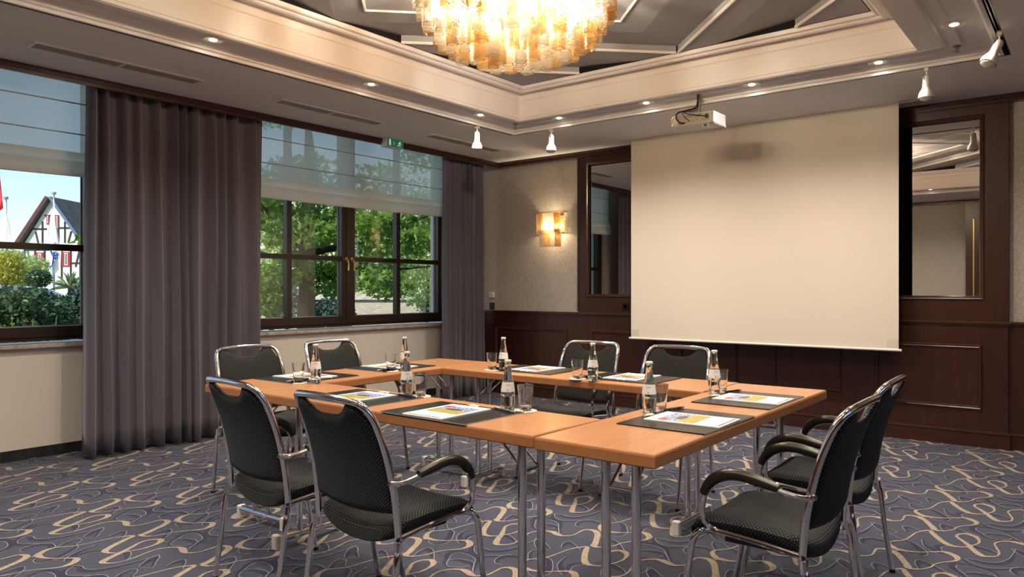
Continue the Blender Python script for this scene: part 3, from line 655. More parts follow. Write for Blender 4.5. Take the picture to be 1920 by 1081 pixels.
# small wall fittings
m_ = MB(); m_.rbox(-.035, .035, -.03, 0, -.035, .035, .006); tag(m_.build('wall_thermostat', M['cream_plastic'], loc=(-5.76, YF, 1.165), smooth=0), 'small cream thermostat on the wallpaper beside the corner curtain', 'thermostat')
m_ = MB(); m_.rbox(-.036, .036, -.022, 0, -.040, .040, .006); tag(m_.build('wall_socket', M['black_plastic'], loc=(-5.757, YF, 1.037), smooth=0), 'black socket box on the wallpaper just above the wainscot', 'socket')
ss = thing('wall_socket', 'black socket in the dark panelling just left of the projection screen', 'socket', (-3.905, YP, 1.055))
m_ = MB(); m_.rbox(-.04, .04, -.010, 0, -.04, .04, .004); m_.build('cover_plate', M['black_plastic'], ss, smooth=0)
m_ = MB(); m_.lathe([(0, .0), (.020, 0), (.022, .003), (.022, .0)], n=18, mtx=Matrix.Translation((0, -.0105, 0)) @ Matrix.Rotation(radians(90), 4, 'X')); m_.build('socket_well', M['rubber'], ss)

# ------------------------------------------------------------------ lamps of glass tubes
def glass_tube(L, w_=.055, t=.004):
    m_ = MB(); h = w_/2
    rings = [(h, 0), (h, L)]; vs = []
    for r, z in ((h, 0), (h, L), (h-t, L), (h-t, 0)): vs += [(-r, -r, z), (r, -r, z), (r, r, z), (-r, r, z)]
    fs = []; mi = []
    for a in range(4):
        b_ = (a+1) % 4
        for i in range(4): m_.add([vs[a*4+i], vs[a*4+(i+1) % 4], vs[b_*4+(i+1) % 4], vs[b_*4+i]], [(0, 1, 2, 3)], mi=1 if a in (1, 3) else 0)
    return m_
ch = thing('chandelier', 'big round ceiling chandelier of hanging amber and clear glass tubes', 'chandelier', (-2.45, 3.12, 2.40))
m_ = MB(); m_.lathe([(0, .70), (.56, .70), (.58, .66), (.58, .62), (.54, .62), (.54, .60), (0, .60)], n=48); m_.build('canopy', M['brass'], ch)
rnd = random.Random(11)
protos = {}
def tube_at(parent, x, y, zb, L, ang, amber, name='glass_tube', pre='tube'):
    key = (round(L, 2), amber)
    if key not in protos:
        o = glass_tube(key[0]).build(name, [M[pre+('_amber' if amber else '_clear')], M['tube_rim']], parent, smooth=0); protos[key] = o
    else: o = protos[key].copy(); COL.objects.link(o); o.parent = parent
    o.location = (x, y, zb); o.rotation_euler = (0, 0, ang); return o
tubes = []
for r, n, zb in ((.035, 2, .0), (.115, 7, .012), (.19, 12, .03), (.27, 16, .055), (.345, 20, .085), (.41, 24, .13), (.465, 28, .185)):
    for k in range(n):
        a = 2*pi*(k+.5*rnd.random())/n
        tubes.append((r*cos(a), r*sin(a), zb+rnd.choice((0, .012, .03)), a+rnd.uniform(-.25, .25), rnd.random() < .45))
tubes2 = []
for r, n, zb in ((.51, 33, .27), (.49, 30, .37)):
    for k in range(n): a = 2*pi*(k+.5*rnd.random())/n; tubes2.append((r*cos(a), r*sin(a), zb+rnd.choice((0, .02, .045)), a+rnd.uniform(-.25, .25), rnd.random() < .5))
def vis(t): return t[0]*.62-t[1]*.78+(.6 if t[2] < .1 else 0)
tubes.sort(key=lambda t: -vis(t))
for x, y, zb, a, am in tubes[:97]: tube_at(ch, x, y, zb, .17, a, am)
rest = MB()
for x, y, zb, a, am in tubes[97:]+tubes2:
    g = glass_tube(.17); mt = Matrix.Translation((x, y, zb)) @ Matrix.Rotation(a, 4, 'Z')
    for f in range(len(g.f)): rest.add([g.v[i] for i in g.f[f]], [(0, 1, 2, 3)], mi=(2 if g.mi[f] else (1 if am else 0)), mtx=mt)
ro = rest.build('glass_tubes_behind', [M['tube_clear'], M['tube_amber'], M['tube_rim']], ch, smooth=0); ro['kind'] = 'stuff'
for k in range(10):
    a = 2*pi*k/10; r = .30 if k % 2 else .40
    m_ = MB(); m_.lathe([(0, -.03), (.018, -.025), (.026, -.008), (.024, .012), (.012, .03), (.012, .16), (0, .16)], n=14, mtx=Matrix.Translation((r*cos(a), r*sin(a), .44))); m_.build('bulb', M['bulb'], ch)
for k, (x, y) in enumerate(((.0, -.1), (-.22, .18), (.22, .18), (.24, -.2), (-.24, -.2))):
    L = bpy.data.lights.new('chandelier_light', 'POINT'); L.energy = CH_E/5; L.color = (1., .87, .72); L.shadow_soft_size = .07
    lo = bpy.data.objects.new('chandelier_light', L); COL.objects.link(lo); lo.location = (-2.45+x, 3.12+y, 2.40+.36)

sc = thing('wall_lamp', 'glowing wall lamp of amber and clear glass tubes on the wallpaper', 'wall lamp', (-4.845, YF, 1.71))
m_ = MB(); m_.rbox(-.15, .15, -.02, 0, .16, .36, .006); m_.tube([(-.19, -.012, .385), (-.19, -.10, .385), (.19, -.10, .385), (.19, -.012, .385)], .004, n=6); m_.build('back_plate', M['brass'], sc, smooth=0)
protos.clear()
for i, x in enumerate((-.19, -.112, -.037, .037, .112, .19)): tube_at(sc, x, -.04 if i in (0, 5) else -.115, .155, .22, 0 if i in (1, 2, 3, 4) else .5, i in (1, 4), pre='lamp')
for i, x in enumerate((-.105, -.035, .035, .105)): tube_at(sc, x, -.085, -.0, .20, 0, i in (1, 3), pre='lamp')
for x in (-.08, .0, .08):
    m_ = MB(); m_.lathe([(0, -.03), (.012, -.025), (.015, 0), (.008, .03), (0, .032)], n=12, mtx=Matrix.Translation((x, -.045, .235))); m_.build('bulb', M['bulb'], sc)
L = bpy.data.lights.new('wall_lamp_light', 'POINT'); L.energy = SC_E; L.color = (1., .78, .50); L.shadow_soft_size = .03
lo = bpy.data.objects.new('wall_lamp_light', L); COL.objects.link(lo); lo.location = (-4.845, YF-.05, 1.93)

# ------------------------------------------------------------------ tables
ZT0, TH = .74, .044
def table(name, lab, cx, cy, L, W, rz, inset=(.19, .19)):
    t = thing('folding_table', lab, 'table', (cx, cy, 0), rz, 'cherry wood folding tables of the square')
    m_ = MB(); hx, hy = L/2-.0008, W/2-.0008; r = .009
    prof_ = [(0, ZT0-TH, .004), (0, ZT0-TH+.004, 0), (0, ZT0-r, 0), (0, ZT0-r*.35, r*.25), (0, ZT0-r*.08, r*.6), (0, ZT0, r)]
    vs = []; 
    for _, z, i in prof_: vs += [(-hx+i, -hy+i, z), (hx-i, -hy+i, z), (hx-i, hy-i, z), (-hx+i, hy-i, z)]
    n = len(prof_); fs = [(3, 2, 1, 0), tuple((n-1)*4+k for k in range(4))]; mi_ = [1, 0]
    for k in range(n-1):
        for i in range(4): fs.append((k*4+i, k*4+(i+1) % 4, k*4+4+(i+1) % 4, k*4+4+i)); mi_.append(1)
    for f, mm_ in zip(fs, mi_): m_.add([vs[i] for i in f], [tuple(range(len(f)))], mi=mm_)
    m_.build('tabletop', [M['table'], M['table_edge']], t, smooth=60)
    for s, ins in ((-1, inset[0]), (1, inset[1])):
        x = s*(L/2-ins)
        for yy in (-.058, .058):
            g = MB(); g.tube([(x, yy, .055), (x, yy, ZT0-TH)], .0165, n=16); g.build('leg', M['chrome'], t)
        g = MB(); g.tube([(x, -.195, .052), (x, .195, .052)], .0195, n=18); fo = g.build('foot_bar', M['chrome'], t)
        for e in (-1, 1):
            g = MB(); g.rbox(x-.021, x+.021, e*.185-.014 if e > 0 else e*.185-.016, e*.185+.016 if e > 0 else e*.185+.014, 0, .073, .006); g.build('end_cap', M['white_plastic'], fo, smooth=0)
        g = MB()
        g.tube([(x-s*.004, -.058, .56), (x-s*.004, .058, .56)], .005, n=8)
        for yy in (-.045, .045): g.tube([(x, yy, .56), (x-s*.15, yy*.9, ZT0-TH-.006)], .0045, n=8)
        g.build('brace', M['chrome'], t)
        g = MB(); g.rbox(x-s*.19-.03, x-s*.19+.03, -.07, .07, ZT0-TH-.028, ZT0-TH, .004); g.build('folding_bracket', M['black_plastic'], t, smooth=0)
    return t
table('r', 'folding table forming the right side of the square, two desk pads on it', -1.275, 2.92, 1.825, .447, radians(90.4))
table('l', 'folding table forming the left side of the square, near the windows', -3.485, 2.977, 1.825, .447, radians(92.0))
table('n', 'folding table forming the near side of the square, two chairs in front', -2.368, 2.247, 1.730, .43, radians(-1.0), (.17, .17))
table('f', 'folding table forming the far side of the square, towards the projection screen', -2.396, 3.638, 1.772, .445, radians(-.4), (.17, .16))

# ------------------------------------------------------------------ chairs
def make_chair(lab):
    t = thing('conference_chair', lab, 'chair', (0, 0, 0), 0, 'black dotted chairs round the table square')
    def upr(s):  # upright tube points from the seat up to the shoulder
        return [(s*.235, -.185, .385), (s*.234, -.190, .46), (s*.230, -.202, .56), (s*.224, -.228, .68), (s*.217, -.262, .78), (s*.206, -.290, .835)]
    pts = upr(-1)+[(-.182, -.310, .860), (-.140, -.316, .866), (0, -.320, .870), (.140, -.316, .866), (.182, -.310, .860)]+upr(1)[::-1]
    m_ = MB(); m_.tube(pts, .0125, n=12, smooth=5); m_.build('back_frame', M['chrome'], t)
    for s in (-1, 1):
        m_ = MB(); m_.tube([(s*.236, -.186, .41), (s*.240, -.192, .375), (s*.250, -.205, .34), (s*.250, -.222, .20), (s*.249, -.252, .012)], .0115, n=12, smooth=5)
        m_.tube([(s*.243, -.192, .395), (s*.2445, -.196, .355)], [.0150, .0150], n=10); l1 = m_.build('leg', M['chrome'], t)
        f_ = MB(); f_.lathe([(0, 0), (.012, 0), (.013, .014), (0, .015)], n=12, mtx=Matrix.Translation((s*.249, -.253, 0))); f_.build('foot_cap', M['rubber'], l1)
        m_ = MB(); m_.tube([(s*.16, .10, .412), (s*.205, .125, .418), (s*.236, .150, .418), (s*.248, .168, .395), (s*.249, .180, .34), (s*.249, .205, .17), (s*.249, .235, .012)], .0115, n=12, smooth=5); l2 = m_.build('leg', M['chrome'], t)
        f_ = MB(); f_.lathe([(0, 0), (.012, 0), (.013, .014), (0, .015)], n=12, mtx=Matrix.Translation((s*.249, .236, 0))); f_.build('foot_cap', M['rubber'], l2)
        arm = [(s*.232, -.225, .598), (s*.244, -.215, .592), (s*.264, -.185, .594), (s*.268, -.13, .604), (s*.268, -.04, .622), (s*.268, .03, .622), (s*.268, .085, .600), (s*.268, .118, .555), (s*.267, .128, .505), (s*.262, .122, .462), (s*.250, .098, .436), (s*.243, .05, .430), (s*.240, -.06, .420), (s*.237, -.180, .405)]
        m_ = MB(); m_.tube(arm, .0095, n=10, smooth=5); m_.build('arm_frame', M['chrome'], t)
        pad = [(s*.268, -.125, .612), (s*.268, -.08, .622), (s*.268, -.02, .634), (s*.268, .03, .634), (s*.268, .075, .618), (s*.268, .108, .588), (s*.268, .124, .556)]
        pp = catmull([Vector(v) for v in pad], 6); rr_ = [.014+.005*min(1, 4*min(i, len(pp)-1-i)/len(pp)) for i in range(len(pp))]
        m_ = MB(); m_.tube(pp, rr_, n=14); m_.build('armrest', M['armpad'], t)
    # seat cushion
    def seat_z(x, y):
        v = (y+.20)/.40
        z = .462+.016*sin(min(1, max(0, v))*pi*.9)-.050*max(0, (v-.80)/.2)**2*.6
        z -= .040*(1-(x/.225)**2)*(1-.75*min(1, v))
        return z
    m_ = MB(); nx, ny = 24, 24; T = []; B = []
    def pos(i, k):
        u = -1+2*i/nx; v = -1+2*k/ny
        x = .222*u; y = .005+.205*v
        # rounded plan corners
        rx = .225*u*(1-.10*max(0, abs(v)-.75)/.25*abs(u)); yy = .005+.205*v*(1-.06*abs(u)**3)
        return rx, yy
    for k in range(ny+1):
        for i in range(nx+1):
            x, y = pos(i, k); e = min(i, nx-i, k, ny-k); dz = {0: -.022, 1: -.007, 2: -.002}.get(e, 0)
            T.append((x, y, seat_z(x, y)+dz))
            th = .058+.012*max(0, 1-k/9)**2
            B.append((x*.985, y, seat_z(x, y)-th+(-dz*.9)-.012*(1-(x/.225)**2)))
    vs = T+B; o_ = len(T); W_ = nx+1
    def uvof(ids): return [(vs[a][0]*1.0, vs[a][1]+(0 if a < o_ else .3)) for a in ids]
    for k in range(ny):
        for i in range(nx):
            a = k*W_+i; f = (a, a+1, a+W_+1, a+W_); m_.add([vs[q] for q in f], [(0, 1, 2, 3)], [uvof(f)])
            f2 = (o_+a+W_, o_+a+W_+1, o_+a+1, o_+a); m_.add([vs[q] for q in f2], [(0, 1, 2, 3)], [uvof(f2)])
    def side(ids, ax):
        for a, b_ in zip(ids, ids[1:]):
            f = (a, o_+a, o_+b_, b_); u = [(vs[q][ax], vs[q][2]) for q in f]; m_.add([vs[q] for q in f], [(0, 1, 2, 3)], [u])
    side([i for i in range(W_)][::1], 0); side([ny*W_+i for i in range(W_)][::-1], 0); side([k*W_ for k in range(ny+1)][::-1], 1); side([k*W_+nx for k in range(ny+1)], 1)
    so = m_.build('seat', M['fabric'], t, smooth=0); weld(so)
    # upholstered back with the hand-hold notch under the top bar
    m_ = MB(); nx, nz = 32, 24
    def bp_(i, k, side_):
        u = -1+2*i/nx; v = k/nz
        z0 = .472+.014*abs(u)**2.; 
        ztop = .858-.060*max(0, abs(u)-.80)/.20*1.0
        if abs(u) > .8: ztop = .858-.075*((abs(u)-.8)/.2)**2
        a = abs(u); notch = 0
        if a < .60: notch = .050*(1-(a/.60)**3)
        z = z0+(ztop-notch-z0)*v
        # depth follows the frame
        t_ = (z-.44)/.42
        yf = -.188-.028*t_-.095*t_**2
        hw = .224-.022*max(0, t_)**2
        x = hw*u
        bow = -.026*(1-u*u)*(1-.5*max(0, t_))
        ed = min(i, nx-i, k*1.3, (nz-k)*1.3); pf = .012*(1-max(0, 1-ed/2.2)**2)
        y = yf+bow+(pf+.003 if side_ > 0 else -(pf*.8+.003))
        return (x, y, z)
    A_ = [bp_(i, k, 1) for k in range(nz+1) for i in range(nx+1)]; B_ = [bp_(i, k, -1) for k in range(nz+1) for i in range(nx+1)]
    vs = A_+B_; o_ = len(A_); W_ = nx+1
    def uv2(f): return [(vs[q][0]*1.02, vs[q][2]*1.05) for q in f]
    for k in range(nz):
        for i in range(nx):
            a = k*W_+i; f = (a+1, a, a+W_, a+W_+1); m_.add([vs[q] for q in f], [(0, 1, 2, 3)], [uv2(f)])
            f = (o_+a, o_+a+1, o_+a+W_+1, o_+a+W_); m_.add([vs[q] for q in f], [(0, 1, 2, 3)], [uv2(f)])
    for ids in ([i for i in range(W_)], [nz*W_+i for i in range(W_)][::-1], [k*W_ for k in range(nz+1)][::-1], [k*W_+nx for k in range(nz+1)]):
        for a, b_ in zip(ids, ids[1:]):
            f = (a, b_, o_+b_, o_+a); m_.add([vs[q] for q in f], [(0, 1, 2, 3)], [uv2(f)])
    bo = m_.build('backrest', M['fabric'], t, smooth=0); weld(bo)
    m_ = MB(); m_.box(-.17, .17, -.12, .09, .378, .398); m_.build('seat_pan', M['black_plastic'], t, smooth=0)
    return t
import bmesh
def weld(o):
    bm = bmesh.new(); bm.from_mesh(o.data); bmesh.ops.remove_doubles(bm, verts=bm.verts, dist=.0002); bmesh.ops.recalc_face_normals(bm, faces=bm.faces)
    for f in bm.faces: f.smooth = True
    bm.to_mesh(o.data); bm.free(); o.data.set_sharp_from_angle(angle=radians(60))
chairs = [
 ((-2.06, 1.915), -4, 'dotted black armchair in the centre foreground, nearest of all to the viewer'),
 ((-2.695, 1.935), -5, 'dotted black armchair in the left foreground at the near table side'),
 ((-.915, 2.61), 90, 'dotted black armchair at the right table side, the one nearest the viewer'),
 ((-.965, 3.33), 91, 'dotted black armchair at the right table side, behind the nearer one'),
 ((-2.75, 4.07), 180, 'dotted black armchair facing the viewer at the far table side, left of two'),
 ((-2.10, 4.06), 180, 'dotted black armchair facing the viewer at the far table side, right of two'),
 ((-3.97, 2.66), -92, 'dotted black armchair against the wide curtain at the left table side'),
 ((-3.98, 3.33), -90, 'dotted black armchair below the middle window at the left table side')]
ch0 = None
for (x, y), rz, lab in chairs:
    if ch0 is None: ch0 = make_chair(lab); ch0.location = (x, y, 0); ch0.rotation_euler = (0, 0, radians(rz))
    else: dup(ch0, (x, y, 0), radians(rz), lab)

# ------------------------------------------------------------------ place settings
def make_pad(lab):
    t = thing('desk_pad', lab, 'desk pad', (0, 0, 0), 0, 'black leather desk pads')
    m_ = MB(); m_.rbox(-.232, .232, -.172, .172, 0, .005, .0012); m_.build('leather', M['leather'], t, smooth=0)
    m_ = MB(); m_.box(-.2328, .2328, -.1728, -.1722, 0, .004); m_.box(.2322, .2328, -.1722, .1728, 0, .004); m_.build('stitched_edge', M['leather_edge'], t, smooth=0)
    return t
def brochure_mat():
    m, nt, out = mat('brochure_print')
    p_ = N(nt, 'ShaderNodeBsdfPrincipled', Roughness=.25); tc = N(nt, 'ShaderNodeTexCoord'); sp = N(nt, 'ShaderNodeSeparateXYZ'); nt.links.new(tc.outputs['UV'], sp.inputs[0])
    nz = N(nt, 'ShaderNodeTexNoise', Scale=14., Detail=5.); nt.links.new(tc.outputs['UV'], nz.inputs['Vector'])
    nz2 = N(nt, 'ShaderNodeTexNoise', Scale=60., Detail=3.); nt.links.new(tc.outputs['UV'], nz2.inputs['Vector'])
    sky_ = N(nt, 'ShaderNodeValToRGB'); sky_.color_ramp.elements[0].color = (.13, .18, .50, 1); sky_.color_ramp.elements[1].color = (.62, .68, .86, 1); sky_.color_ramp.elements[0].position = .42; sky_.color_ramp.elements[1].position = .62
    nt.links.new(nz.outputs[0], sky_.inputs[0])
    fld = N(nt, 'ShaderNodeValToRGB'); fld.color_ramp.elements[0].color = (.28, .24, .05, 1); fld.color_ramp.elements[1].color = (.66, .50, .12, 1); fld.color_ramp.elements[0].position = .4; fld.color_ramp.elements[1].position = .6
    nt.links.new(nz2.outputs[0], fld.inputs[0])
    gt = N(nt, 'ShaderNodeMath', operation='GREATER_THAN'); gt.inputs[1].default_value = .45; nt.links.new(sp.outputs[1], gt.inputs[0])
    m1 = N(nt, 'ShaderNodeMix', data_type='RGBA'); nt.links.new(gt.outputs[0], m1.inputs[0]); nt.links.new(fld.outputs[0], m1.inputs['A']); nt.links.new(sky_.outputs[0], m1.inputs['B'])
    # dark hill ellipse
    mp_ = N(nt, 'ShaderNodeMapping'); mp_.inputs['Location'].default_value = (-.5*4.2, -.56*8, 0); mp_.inputs['Scale'].default_value = (4.2, 8, 0); nt.links.new(tc.outputs['UV'], mp_.inputs[0])
    ln = N(nt, 'ShaderNodeVectorMath', operation='LENGTH'); nt.links.new(mp_.outputs[0], ln.inputs[0])
    lt_ = N(nt, 'ShaderNodeMath', operation='LESS_THAN'); lt_.inputs[1].default_value = 1.; nt.links.new(ln.outputs['Value'], lt_.inputs[0])
    m2 = N(nt, 'ShaderNodeMix', data_type='RGBA'); nt.links.new(lt_.outputs[0], m2.inputs[0]); nt.links.new(m1.outputs['Result'], m2.inputs['A']); m2.inputs['B'].default_value = (.07, .10, .05, 1)
    # red roofs
    mp3 = N(nt, 'ShaderNodeMapping'); mp3.inputs['Location'].default_value = (-.12*6, -.88*9, 0); mp3.inputs['Scale'].default_value = (6, 9, 0); nt.links.new(tc.outputs['UV'], mp3.inputs[0])
    l3 = N(nt, 'ShaderNodeVectorMath', operation='LENGTH'); nt.links.new(mp3.outputs[0], l3.inputs[0]); t3_ = N(nt, 'ShaderNodeMath', operation='LESS_THAN'); t3_.inputs[1].default_value = 1.; nt.links.new(l3.outputs['Value'], t3_.inputs[0])
    m3 = N(nt, 'ShaderNodeMix', data_type='RGBA'); nt.links.new(t3_.outputs[0], m3.inputs[0]); nt.links.new(m2.outputs['Result'], m3.inputs['A']); m3.inputs['B'].default_value = (.55, .09, .05, 1)
    nt.links.new(m3.outputs['Result'], p_.inputs['Base Color']); nt.links.new(p_.outputs[0], out.inputs[0]); return m
M['brochure'] = brochure_mat()
def make_brochure(lab):
    t = thing('brochure', lab, 'brochure', (0, 0, 0), 0, 'white brochures with a landscape picture')
    m_ = MB(); m_.box(-.105, .105, -.148, .148, 0, .004); m_.build('sheets', M['paper'], t, smooth=0)
    m_ = MB(); m_.add([(-.088, -.045, .0044), (.088, -.045, .0044), (.088, .105, .0044), (-.088, .105, .0044)], [(0, 1, 2, 3)], [[(0, 0), (1, 0), (1, 1), (0, 1)]]); m_.build('cover_picture', M['brochure'], t, smooth=0)
    m_ = MB(); m_.box(-.085, .085, -.138, -.133, .004, .0050); m_.build('printed_line', M['pen'], t, smooth=0)
    return t
def make_pen(lab):
    t = thing('pen', lab, 'pen', (0, 0, 0), 0, 'ballpoint pens')
    m_ = MB(); m_.tube([(-.066, 0, .0055), (.040, 0, .0055)], [.0045, .0052], n=10); m_.build('barrel', M['pen'], t)
    m_ = MB(); m_.tube([(.040, 0, .0055), (.060, 0, .0055), (.068, 0, .0055)], [.0052, .004, .0015], n=10); m_.build('tip', M['chrome'], t); m_ = MB(); m_.tube([(-.073, 0, .0055), (-.066, 0, .0055)], .003, n=8); m_.box(-.068, -.022, -.0015, .0015, .0080, .0118); m_.build('clip', M['chrome'], t)
    return t
def make_bottle(lab):
    t = thing('water_bottle', lab, 'bottle', (0, 0, 0), 0, 'glass water bottles')
    pr = [(0, 0), (.022, 0), (.0255, .004), (.0265, .02), (.0285, .045), (.0292, .062), (.0285, .080), (.0255, .100), (.0205, .125), (.0160, .150), (.0130, .172), (.0120, .188), (.0125, .196), (.0135, .198), (.0135, .203), (.0, .203)]
    m_ = MB(); m_.lathe(pr, n=28); m_.build('glass_body', M['bottle'], t, smooth=50)
    m_ = MB(); m_.lathe([(.0293, .076), (.0262, .098), (.0232, .115)], n=28)
    o = m_.build('paper_label', M['label'], t, smooth=50)
    m_ = MB()
    for a0, s_ in ((-1.7, 'a'), (.9, 'b')):
        for i in range(5): a = a0+i*.16; r = .0236; m_.tube([((r+.0022)*cos(a), (r+.0022)*sin(a), .1005), (r*1.045*cos(a+.05), r*1.045*sin(a+.05), .1065)], .0007, n=4)
        a = a0+.3; m_.tube([(.0292*cos(a), .0292*sin(a), .081), (.0285*cos(a), .0285*sin(a), .086)], .0018, n=6)
    m_.build('label_print', pbr('label_ink', (.10, .11, .20), .5), t, smooth=0)
    m_ = MB(); m_.lathe([(.0, .2055), (.0125, .2055), (.0148, .203), (.0150, .197), (.0138, .1965), (.0137, .2025), (0, .2032)][::-1], n=21); m_.build('crown_cap', M['cap'], t)
    m_ = MB(); m_.lathe([(.0294, .0575), (.0298, .059), (.0294, .0605)], n=28); m_.build('moulded_ring', M['bottle'], t)
    return t
def make_glass(lab):
    t = thing('drinking_glass', lab, 'glass', (0, 0, .0045), 0, 'upright drinking glasses')
    m_ = MB(); m_.lathe([(0, 0), (.0235, 0), (.0245, .003), (.0247, .005)]+[(.0247+.0097*k/8, .005+.096*k/8) for k in range(1, 9)]+[(.0342, .1035), (.0332, .1035)]+[(.0330-.0096*k/8, .101-.082*k/8) for k in range(9)]+[(.0215, .0145), (.018, .0135), (0, .013)], n=48); m_.build('tumbler', M['glass'], t, smooth=30)
    return t
def make_coaster(lab):
    m_ = MB(); m_.lathe([(0, 0), (.046, 0), (.047, .001), (.047, .003), (.046, .004), (0, .004)], n=36)
    for i in range(6): a = -2.2+i*.12; m_.box(.036*cos(a)-.0012, .036*cos(a)+.0012, .036*sin(a)-.002, .036*sin(a)+.002, .004, .0042, mi=1)
    return tag(m_.build('coaster', [M['coaster'], pbr('coaster_print', (.35, .28, .2), .7)], smooth=40), lab, 'coaster', 'round white paper coasters')
def make_mint(lab):
    m_ = MB(); 
    m_.lathe([(0, 0), (.010, .001), (.014, .004), (.012, .007), (0, .009)], n=12, mtx=Matrix.Scale(1.25, 4, (1, 0, 0)))
    m_.add([(.012, -.004, .004), (.030, -.011, .001), (.032, .010, .006), (.012, .004, .005)], [(0, 1, 2, 3)]); m_.add([(-.012, -.004, .004), (-.030, -.010, .006), (-.031, .011, .001), (-.012, .004, .005)], [(3, 2, 1, 0)])
    return tag(m_.build('wrapped_mint', pbr('mint_wrapper', (.78, .72, .58), .3)), lab, 'sweet', 'wrapped mints beside the brochures')
ZI = ZT0
# seat frame: position of pad centre, direction a sitter looks (degrees), then local offsets (right, forward)
SEATS = [
 ('near-left', (-2.645, 2.235), 89, 'at the near side, left seat', dict(bottle=(-2.535, 2.415), glass=(-2.460, 2.43), side=1)),
 ('near-right', (-2.045, 2.195), 89, 'at the near side, right seat', dict(bottle=(-1.914, 2.392), glass=(-1.833, 2.405), side=1)),
 ('right-near', (-1.225, 2.615), 180, 'at the right side, seat nearest the viewer', dict(bottle=(-1.425, 2.69), glass=(-1.412, 2.758), side=1)),
 ('right-far', (-1.238, 3.275), 180.5, 'at the right side, seat farther from the viewer', dict(bottle=(-1.445, 3.38), glass=(-1.438, 3.445), side=1)),
 ('far-right', (-2.060, 3.660), 270, 'at the far side, right seat before the screen', dict(bottle=(-2.155, 3.428), glass=(-2.262, 3.44), side=1)),
 ('far-left', (-2.727, 3.675), 270, 'at the far side, left seat towards the corner', dict(bottle=(-2.835, 3.50), glass=(-2.925, 3.50), side=1)),
 ('left-near', (-3.495, 2.560), 2, 'at the left side, seat by the wide curtain', dict(bottle=(-3.26, 2.445), glass=(-3.325, 2.385), side=1)),
 ('left-far', (-3.530, 3.225), 2, 'at the left side, seat below the middle window', dict(bottle=(-3.315, 3.14), glass=(-3.365, 3.075), side=1)),
]
pr_pad = make_pad('x'); pr_br = make_brochure('x'); pr_pen = make_pen('x'); pr_bt = make_bottle('x'); pr_gl = make_glass('x'); pr_co = make_coaster('x'); pr_mi = make_mint('x')
def place(proto, first, loc, rz, lab):
    if first: proto.location = loc; proto.rotation_euler = (0, 0, rz); proto['label'] = lab; return proto
    return dup(proto, loc, rz, lab)
rj = random.Random(5)
for i, (nm, (x, y), ang, words, d) in enumerate(SEATS):
    f0 = i == 0; a = radians(ang-90)     # local +y = looking direction
    fx, fy = cos(radians(ang)), sin(radians(ang)); rx, ry = fy, -fx
    place(pr_pad, f0, (x, y, ZI), a, 'black leather desk pad '+words)
    bx, by = x+rx*-.005+fx*(-.02), y+ry*-.005+fy*(-.02)
    place(pr_br, f0, (bx, by, ZI+.0052), a+radians(rj.uniform(-2, 2)), 'picture brochure on the pad '+words)
    px_, py_ = x+rx*.165+fx*.135, y+ry*.165+fy*.135
    place(pr_pen, f0, (px_, py_, ZI+.0052), a+radians(-8+rj.uniform(-5, 5)), 'dark pen on the pad '+words)
    mx_, my_ = x+rx*(-.02)+fx*.148, y+ry*(-.02)+fy*.148
    place(pr_mi, f0, (mx_, my_, ZI+.0052), a+rj.uniform(-.6, .6), 'small wrapped mint on the pad '+words)
    gx, gy = d['glass']
    place(pr_co, f0, (gx, gy, ZI), rj.uniform(0, 6), 'round white coaster '+words)
    place(pr_gl, f0, (gx, gy, ZI+.0042), 0, 'empty tumbler on its coaster '+words)
    place(pr_bt, f0, (d['bottle'][0], d['bottle'][1], ZI), rj.uniform(-.5, .5)+math.atan2(-d['bottle'][1], -d['bottle'][0])+1.2, 'small glass bottle of water '+words)

# ------------------------------------------------------------------ outside
def at(px, py, d):     # world point seen at photo pixel px,py at view depth d
    xc = (px-960)/F*d; return Vector((xc*CA-d*SA, xc*SA+d*CA, H+(542-py)*d/F))
def leafmat(name, c1, c2, tr=.45):
    m, nt, out = mat(name)
    d = N(nt, 'ShaderNodeBsdfPrincipled', Roughness=.45); t = N(nt, 'ShaderNodeBsdfTranslucent')
    oi = N(nt, 'ShaderNodeTexCoord'); nz = N(nt, 'ShaderNodeTexNoise', Scale=3.5, Detail=3.); nt.links.new(oi.outputs['Object'], nz.inputs['Vector'])
    r = N(nt, 'ShaderNodeValToRGB'); r.color_ramp.elements[0].position = .35; r.color_ramp.elements[1].position = .65
    r.color_ramp.elements[0].color = c4(c1); r.color_ramp.elements[1].color = c4(c2); nt.links.new(nz.outputs[0], r.inputs[0])
    nt.links.new(r.outputs[0], d.inputs['Base Color']); nt.links.new(r.outputs[0], t.inputs[0])
    mx = N(nt, 'ShaderNodeMixShader', Fac=tr); nt.links.new(d.outputs[0], mx.inputs[1]); nt.links.new(t.outputs[0], mx.inputs[2]); nt.links.new(mx.outputs[0], out.inputs[0]); return m
G1 = leafmat('maple_leaf', (.10, .22, .035), (.26, .42, .07), .5); G2 = leafmat('dark_leaf', (.03, .08, .03), (.07, .15, .05), .25)
G3 = leafmat('yellow_leaf', (.42, .42, .05), (.62, .60, .10), .4); G4 = leafmat('pale_sunlit_haze_leaf', (.38, .50, .16), (.66, .74, .34), .5); G5 = leafmat('blue_leaf', (.05, .11, .09), (.12, .20, .15), .2)  # G4 is paled to paint sunlight and haze into the far trees
G6 = leafmat('fern_leaf', (.12, .28, .03), (.25, .45, .08), .4)
BARK = pbr('bark', (.020, .016, .013), .9, bump=.6, bscale=14, stretch=(1, 1, .25), var=.3)
